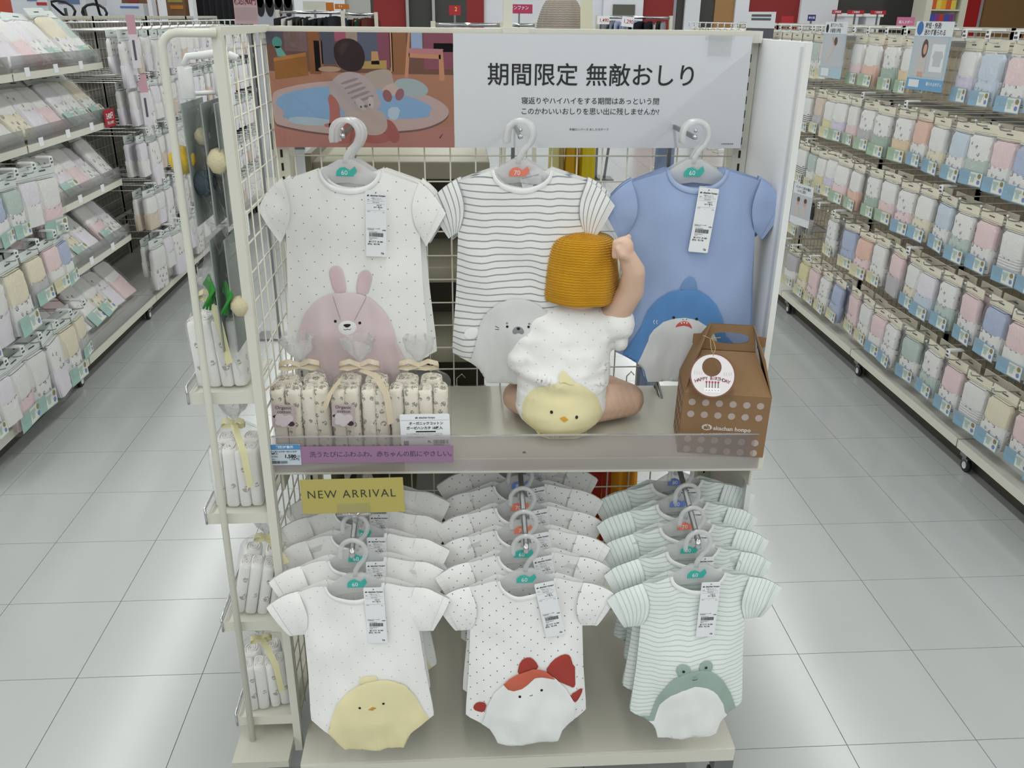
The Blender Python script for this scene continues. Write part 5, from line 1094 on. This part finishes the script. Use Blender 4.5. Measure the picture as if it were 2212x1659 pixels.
# ------------------------------------------------------------------ behind the display: rear shelves and garments on its other side
rs = thing('rear_shelf_unit', 'grey-beige shelves on the back side of the display stand', 'shelf', (0, 0, 0))
GREIGE = mat('greige_metal', '#9a9884', .5)
for z in (1.205, .985, .80, .60, .40): put('rear_shelf', rbox_mesh('rear_shelf', .36, .26, .036, .004, GREIGE), rs, (-.225, .19, z))
for x in (-.41, -.035): B().box(x - .006, x + .006, .05, .33, .13, 1.24).build('rear_side', mat('greige_side', '#7d7b6b', .6), rs) if x < -.1 else None
B().box(-.4, -.05, .315, .325, .13, 1.2).build('rear_back', mat('rear_dark', '#4d4a40', .7), rs)
def garment_mesh(name, w_, l, m, seed, straps=False):
    b = B(); top = [(-.5, 0), (-.36, .1), (.36, .1), (.5, 0)]
    def P(u, v, s_):
        x = (u - .5) * w_ * (.8 + .25 * v); fold = .010 * math.sin(u * 16 + seed) * (.3 + v); k = math.sin(math.pi * u) ** .5
        return (x, s_ * .012 * k + fold, -l * v - (.02 * abs(u - .5) * 2 if v < .05 else 0))
    b.grid(14, 12, lambda u, v: P(u, v, -1)); b.grid(14, 12, lambda u, v: P(1 - u, v, 1))
    return b.mesh(name, m, True)
def garment(label, x, y, z, w_, l, color, seed, rz=0, cat='garment', group='garments behind the display'):
    m = mat('garment_' + color.strip('#'), color, .85, spec=.2); t = thing('hanging_garment', label, cat, (x, y, z), (0, 0, R_(rz)), group)
    put('cloth', garment_mesh('cloth', w_, l, m, seed), t); B().tube([(-w_ * .3, 0, -.005), (0, 0, .02), (w_ * .3, 0, -.005)], .003, 6).build('hanger_bar', WHITEP, t, True); B().tube([(0, 0, .02), (0, 0, .04), (.012, 0, .05), (.02, 0, .04)], .0016, 6).build('hanger_hook', CHROME, t, True)
    return t
rail = thing('rear_rail', 'chrome garment rail on the back side of the display stand', 'rail', (0, 0, 0)); B().tube([(.04, .26, 1.3), (.44, .26, 1.3)], .008, 10).build('bar', CHROME, rail, True); B().box(.03, .045, .0, .27, 1.285, 1.31).build('bracket', STEEL, rail); B().box(.435, .446, .0, .27, 1.285, 1.31).build('bracket', STEEL, rail)
garment('pale yellow garment hanging behind the wire back, left of the mustard one', .115, .26, 1.252, .08, .78, '#d9cf8c', 1, 60)
garment('mustard yellow garment hanging behind the wire back', .15, .26, 1.252, .08, .80, '#c79a1e', 2, 65); garment('bright yellow towelling garment hanging behind the wire back', .185, .26, 1.252, .07, .72, '#d8bf2a', 3, 60)
garment('red garment hanging low behind the wire back', .20, .12, .66, .15, .42, '#a8342c', 4, 10); garment('orange garment hanging low behind the wire back', .285, .14, .67, .12, .44, '#cf8a1c', 5, 20)
garment('blue dotted garment hanging behind the wire back on the right', .365, .26, 1.252, .10, .8, '#8391ad', 6, 50)
garment('grey garment hanging low behind the wire back, at the left', -.12, .07, .70, .2, .3, '#8f8f8c', 7, 5)

# grey knit hat standing on the back side, over the rail
kh = thing('knit_hat', 'grey knit hat with paper tag peeking over the top rail', 'hat', (.142, .50, 1.405)); GK = mat('grey_wool', '#a39a90', .95, spec=.1)
knit_hat([(.056, .0), (.060, .03), (.059, .06), (.052, .095), (.036, .125), (.018, .138), (.001, .14)], 1, 1, 100, 110, .0052, .0013, 20).build('hat', GK, kh, True)
B().lathe([(.001, -.016), (.012, -.012), (.018, 0), (.012, .012), (.001, .016)], (0, -.01, .142), 14).build('pompom', GK, kh, True)
B().prism([(.035, .17), (.062, .17), (.072, .0), (.052, .02), (.04, .03)], -.066, -.0655).build('paper_tag', mat('tag_cream', '#d9d8bd', .6), kh); B().box(-.012, .012, -.012, .012, -1.385, .01).build('stand_post', WIRE, kh); B().lathe([(.001, -.02), (.11, -.02), (.11, -.012), (.02, -.008), (.012, 0)], (0, 0, -1.385), 24).build('stand_base', WIRE, kh, True)

# ------------------------------------------------------------------ far end of the shop: wall panels, racks, signs
CP = Vector((-.110, -1.730, 1.496)); FPX = 1853.75
def far_at(u, v, Y):
    """point at depth Y seen in the direction of photo pixel (u, v); used to survey the far wall"""
    d = _r2 * ((u - 1106) / FPX) + _u2 * ((829.5 - v) / FPX) + _fw; return CP + d * ((Y - CP.y) / d.y)
def fx(u, Y): return far_at(u, 30, Y).x
def fz(v, Y): return far_at(1100, v, Y).z
def wall_piece(u0, u1, m, z0=0, z1=CEIL - .02, d=.06, name='wall_panel', Y=14.0):
    a, b = sorted((fx(u0, Y), fx(u1, Y))); o = B().box(max(-11.9, a), min(11.9, b), Y - d, Y - .001, z0, z1).build(name, m, wb); return o
for u0, u1, m in ((748, 802, WALLG), (802, 808, DARKO), (808, 878, WALLR), (883, 1008, DARKO), (1008, 1045, WALLR), (1385, 1452, WALLR), (1460, 1475, DARKO), (1507, 1582, DARKO), (1612, 1722, WALLR), (1800, 1970, DARKO), (1978, 1996, REDB), (2082, 2110, REDB), (2120, 2300, WOOD), (560, 640, WALLG), (420, 545, DARKO), (-200, 110, WOOD)): wall_piece(u0, u1, m)
for u0, u1, m in ((878, 884, WALLG), (934, 940, WALLG), (1475, 1507, WALLW), (1582, 1611, WALLW), (1722, 1800, WALLW), (1300, 1385, WALLW), (640, 748, WALLW)): wall_piece(u0, u1, m, d=.14, name='pillar')
wall_piece(1540, 1582, WOOD, d=.08); wall_piece(1320, 1367, mat('board_green_grey', '#56574d', .6), fz(30, 14), fz(7, 14), .17, 'wall_board')
def sign(label, u0, u1, v0, v1, Y, m, texts, name='shop_sign', tilt=0, post=True):
    x0, x1 = fx(u0, Y), fx(u1, Y); z1, z0 = fz(v0, Y), fz(v1, Y); t = thing(name, label, 'sign', ((x0 + x1) / 2, Y, z0), (0, tilt, 0)); w_ = x1 - x0
    B().box(-w_ / 2, w_ / 2, -.003, .003, 0, z1 - z0).build('panel', m, t)
    for txt, fxr, fzr, sr, tm in texts: put('lettering', text_mesh(txt, sr * (z1 - z0), tm, .01, 'CENTER', 1, .9), t, (fxr * w_, -.004, fzr * (z1 - z0)))
    if post: B().box(-.012, .012, .004, .02, -z0, .05).build('post', STEEL, t); B().box(-.08, .08, -.1, .12, -z0, -z0 + .012).build('foot', STEEL, t)
    return t
PINKS = mat('sign_pink', '#b0315a', .5); MAG = mat('sign_magenta', '#c06a8e', .5); ORS = mat('sign_orange', '#b96a18', .5); SGREEN = mat('sign_pale', '#c9cbbd', .5); NAVYS = mat('sign_navy', '#27306b', .5); YELT = mat('sign_yellow', '#e6d23c', .5)
sign('crimson sign with white katakana at the far end of the shop', 1093, 1150, 9, 29, 11, PINKS, [('ランファン', 0, .6, .5, PAPER)]); sign('white price sign reading 1,490, left one above the far rack', 1291, 1317, 32, 50, 6.95, PAPER, [('1,490', .05, .45, .62, RED)], 'price_sign'); sign('tilted white price sign reading 1,290, nearer the maroon panel', 1343, 1369, 33, 55, 6.95, PAPER, [('1,290', .05, .5, .55, RED)], 'price_sign', .1)
sign('red sign with yellow number two at the far end', 970, 995, 13, 34, 9, RED, [('2', .1, .6, .6, YELT)]); sign('pale sign with a row of coloured rings at the far left', 656, 705, 8, 27, 8, SGREEN, []); sign('orange sign left of the pale far sign', 705, 722, 10, 28, 8.4, ORS, []); sign('orange sign with white letters nearer the grey panel', 724, 755, 13, 24, 8.8, ORS, [('すぐ', -.1, .5, .5, PAPER)])
sign('small navy sign on the far white pillar', 1746, 1763, 24, 38, 11, NAVYS, [('紳士服', 0, .5, .4, PAPER)]); sign('pink sign with white katakana at the far right', 1940, 1978, 27, 46, 8, MAG, [('婦人スポー', .0, .4, .4, PAPER)]); sign('dark red sign on the far maroon wall', 1690, 1715, 28, 45, 10, RED, [])
for k, (u0, u1) in enumerate(((1797, 1818), (1830, 1866), (1880, 1913))): sign('red banner over the %s far fitting booth' % ORD[k], u0, u1, 13, 22, 12.5, RED, [('ご試着室', 0, .5, .6, PAPER)], 'banner')
for k, (u0, u1) in enumerate(((1826, 1856), (1873, 1903))):
    t = thing('fitting_booth', 'white shelved booth under the %s red banner at the far end' % ORD[k + 1], 'booth', (fx((u0 + u1) / 2, 13), 13, 0)); w_ = fx(u1, 13) - fx(u0, 13); B().box(-w_ / 2, w_ / 2, 0, .4, 0, fz(21, 13)).build('cabinet', WALLW, t); B().box(-w_ / 2 - .04, w_ / 2 + .04, -.02, .42, fz(27, 13), fz(20, 13)).build('top', WHITEP, t)
    for zz in (.4, .8, 1.2): B().box(-w_ / 2 + .03, w_ / 2 - .03, -.01, .0, zz, zz + .03).build('shelf', CREAM2, t)
# colourful far product shelf between red columns
t = thing('product_shelf', 'shelf of colourful boxes between red columns at the far right', 'shelf', (fx(2040, 12.5), 12.5, 0)); w_ = fx(2078, 12.5) - fx(2003, 12.5); B().box(-w_ / 2, w_ / 2, .12, .4, 0, 2.6).build('case', CREAM2, t)
for q in (-1, 1): B().box(q * w_ / 2 - .05, q * w_ / 2 + .05, -.02, .4, 0, 2.6).build('case_side', CREAM2, t)
pal = ['#b23a2c', '#d8a22e', '#3c4fa0', '#c9582a', '#7a3c86', '#d9c04a']
for zi in range(5):
    B().box(-w_ / 2 + .05, w_ / 2 - .05, -.02, .2, 1.05 + .2 * zi, 1.07 + .2 * zi).build('shelf_board', CREAM2, t)
    for k in range(5):
        c = pal[(k * 2 + zi) % 6]; x = -w_ / 2 + .08 + (w_ - .2) * k / 4.6; tag(B().box(-.04, .04, 0, .08, 0, .13).build('product_box', mat('box_' + c.strip('#'), c, .5), None, False, (t.location.x + x, 12.49, 1.072 + .2 * zi)), 'colourful product box, %s from left on the %s far shelf board' % (ORD[k], ORD[zi]), 'box', 'boxes on the far product shelf')
# far clothes racks
def rack(label, u0, u1, Y, z, kinds, n, gl, seed):
    x0, x1 = fx(u0, Y), fx(u1, Y); t = thing('clothes_rack', label, 'clothes rack', ((x0 + x1) / 2, Y, 0)); w_ = (x1 - x0) / 2
    b = B(); b.tube([(-w_, 0, z), (w_, 0, z)], .012, 8); b.build('rail', CHROME, t, True)
    for s_ in (-1, 1): B().box(s_ * w_ - .015, s_ * w_ + .015, -.02, .02, .01, z + .02).build('leg', CREAM2, t); B().box(s_ * w_ - .02, s_ * w_ + .02, -.25, .25, 0, .03).build('foot', CREAM2, t)
    r = random.Random(seed)
    for k in range(n):
        c = r.choice(kinds); x = (x0 + x1) / 2 - w_ + .05 + (2 * w_ - .1) * (k + .5) / n; key = ('g', c, k % 3)
        if key not in GM: GM[key] = garment_mesh('far_garment', .36, .62, mat('garment_' + c.strip('#'), c, .85, spec=.2), k)
        o = put('hanging_garment', GM[key], None, (x, Y, z - .02 + r.uniform(-.03, .0)), (0, 0, R_(r.uniform(50, 85)))); tag(o, 'garment hanging %s from the left on the %s' % (ORD[k] if k < 16 else 'last', gl), 'garment', 'clothes on the ' + gl)
GM = {}
DK = ['#1f2026', '#2b2b30', '#3a3a3f', '#15161b', '#d9d6cf', '#4a4438']
rack('far clothes rack of dark garments left of the maroon panel', 600, 740, 6.5, 1.51, DK, 14, 'dark far rack', 3); rack('far clothes rack of mixed garments in front of the maroon panel', 742, 812, 6.8, 1.50, ['#1f4a3c', '#5b2b24', '#8b7a4a', '#dddddd', '#20222a'], 8, 'mixed far rack', 5)
rack('far clothes rack below the price signs', 1290, 1450, 7.3, 1.50, ['#20222a', '#8a8f98', '#c9b8a0', '#aab4cc', '#2d3324', '#d5d5d8'], 14, 'rack below the price signs', 8); rack('far white garment rack beyond the top rail at the middle', 935, 1085, 4.2, 1.445, ['#dadde0', '#e6e6e8', '#cfd3d6'], 9, 'white far rack', 11)
rack('far rack of pale garments right of the white hangers', 1090, 1160, 5.0, 1.44, ['#d9dad8', '#9fc4bd', '#e4e4e6'], 5, 'pale far rack', 13)
# goods over the left rack
def crate(label, u0, u1, v0, Y, m, extra=(), z0=0, d=.35, cat='box', name='goods_box'):
    x0, x1 = fx(u0, Y), fx(u1, Y); z1 = fz(v0, Y); t = thing(name, label, cat, ((x0 + x1) / 2, Y, z0)); w_ = (x1 - x0) / 2; B().box(-w_, w_, 0, d, 0, z1 - z0).build('carton', m, t)
    for (a, b_, c, e, mm) in extra: B().box(-w_ + 2 * w_ * a, -w_ + 2 * w_ * b_, -.004, .0, fz(e, Y) - z0, fz(c, Y) - z0).build('printed_band', mm, t)
    return t
LG = mat('carton_white', '#c9cdd3', .5); BR = mat('carton_brown', '#6b4a30', .6); OLV = mat('carton_olive', '#8b7f3f', .6); TEALC = mat('carton_teal', '#5f9da0', .6); BLUP = mat('band_blue', '#4a72b8', .5)
crate('white board with blue and red bands behind the left rack', 29, 107, -20, 3.6, LG, [(.45, .72, 9, 14, BLUP), (.7, .98, 17, 23, RED), (.3, .95, 1, 6, CGREY)], d=.04, cat='board', name='white_board')
crate('red and orange carton at the far left edge', -40, 14, -20, 4.4, mat('carton_red', '#b0442c', .6)); crate('pale carton with blue band beyond the left rack', 118, 235, 1, 6.4, LG, [(.1, .5, 4, 20, mat('band_slate', '#5a6f93', .5)), (.62, .98, 6, 22, CGREY)]); crate('dark brown shelving with goods beyond the left rack', 240, 318, -40, 7.2, BR, [(.1, .9, 22, 26, LG), (.1, .35, 4, 14, mat('goods_cream', '#c9bfa2', .6)), (.5, .8, 3, 16, mat('goods_rust', '#7b3222', .6))], cat='shelf', name='goods_shelf')
crate('blue and white carton in front of the brown shelving', 262, 312, 17, 6.0, LG, [(.0, .8, 23, 27, BLUP)]); crate('olive and brown stacked goods beyond the left rack', 362, 402, -40, 6.2, BR, [(.1, .9, 3, 14, OLV), (.2, .9, 20, 28, mat('goods_amber', '#a86f1c', .6))], cat='shelf', name='goods_shelf')
for k, u in enumerate((322, 410)): crate('white square column beyond the left rack, %s' % ('left of the olive goods', 'right of the olive goods')[k], u, u + 9, -60, 5.6, WALLW, d=.1, cat='column', name='column')
cu = thing('black_curtain', 'black pleated curtain standing beyond the left rack', 'curtain', (fx(442, 6.6), 6.6, 0)); b = B(); b.grid(40, 2, lambda u, v: ((u - .5) * .52, .02 * math.sin(u * 60), 2.3 * v)); b.build('cloth', mat('curtain_black', '#1c1d22', .85), cu, True); B().cyl((-.3, 0, 2.3), (.3, 0, 2.3), .012, 8).build('rail', CHROME, cu); B().box(-.3, -.28, -.02, .02, 0, 2.3).build('pole', CHROME, cu); B().box(.28, .3, -.02, .02, 0, 2.3).build('pole', CHROME, cu)
# folded black stroller above the left rack
st = thing('stroller', 'black folded stroller standing beyond the left rack', 'stroller', (fx(175, 5.6), 5.6, 0)); b = B()
for sx in (-.14, .14):
    b.tube([(sx, .1, .12), (sx * .9, 0, .7), (sx * .6, -.05, 1.2), (sx * .5, -.1, 1.52)], .012, 8); b.tube([(sx * 1.4, -.2, 1.62), (sx, 0, 1.48), (sx * .8, .2, 1.42)], .01, 8)
b.tube([(-.12 + .12 * math.cos(a), -.1, 1.5 + .07 * math.sin(a)) for a in [i * .5236 for i in range(12)]], .01, 8, True); b.tube([(.14 + .09 * math.cos(a), -.1, 1.49 + .06 * math.sin(a)) for a in [i * .5236 for i in range(12)]], .01, 8, True); b.build('frame', BLACK, st, True)
for sx in (-.16, .16):
    for y in (-.15, .2): B().tube([(sx - .02, y, .1), (sx + .02, y, .1)], .1, 18).build('wheel', BLACK, st)
put('seat', rbox_mesh('seat', .3, .25, .5, .05, mat('stroller_cloth', '#24252b', .9)), st, (0, .02, 1.1))
sc_ = thing('price_stand', 'pink price card in clear holder behind the side grid', 'price card', (fx(532, 2.4), 2.4, 0)); B().box(-.05, .05, -.002, .002, fz(58, 2.4), fz(-25, 2.4)).build('card', mat('card_dusty_pink', '#b79a9c', .5), sc_)
put('lettering', text_mesh('税込1,400円', .040, mat('wine_text', '#6d2a34', .6), .02, 'CENTER', .85, .5), sc_, (0, -.003, fz(9, 2.4))); B().box(-.047, .047, -.006, -.004, fz(50, 2.4), fz(22, 2.4)).build('clear_pocket', ACRYL, sc_); B().box(-.008, .008, .003, .012, 0.012, fz(30, 2.4)).build('post', STEEL, sc_); B().box(-.1, .1, -.06, .06, 0, .012).build('foot', STEEL, sc_)
mp = thing('wall_poster', 'grey poster with small dark printed figures at the far left', 'poster', (fx(594, 9), 9, 0)); w_ = fx(640, 9) - fx(560, 9); B().box(-w_ / 2, w_ / 2, 0, .01, .3, 2.2).build('sheet', mat('poster_grey', '#a9adb8', .6), mp)
for k in range(4): q = B().prism(ellipse(-w_ / 2 + w_ * (k + .5) / 4, fz(5, 9), .04, .09, 12), -.004, -.001); q.prism(ellipse(-w_ / 2 + w_ * (k + .5) / 4, fz(18, 9), .05, .12, 12), -.004, -.001); q.build('printed_figure', BLACK, mp)
B().box(-w_ / 2, w_ / 2, .01, .03, 0, .32).build('stand', STEEL, mp)
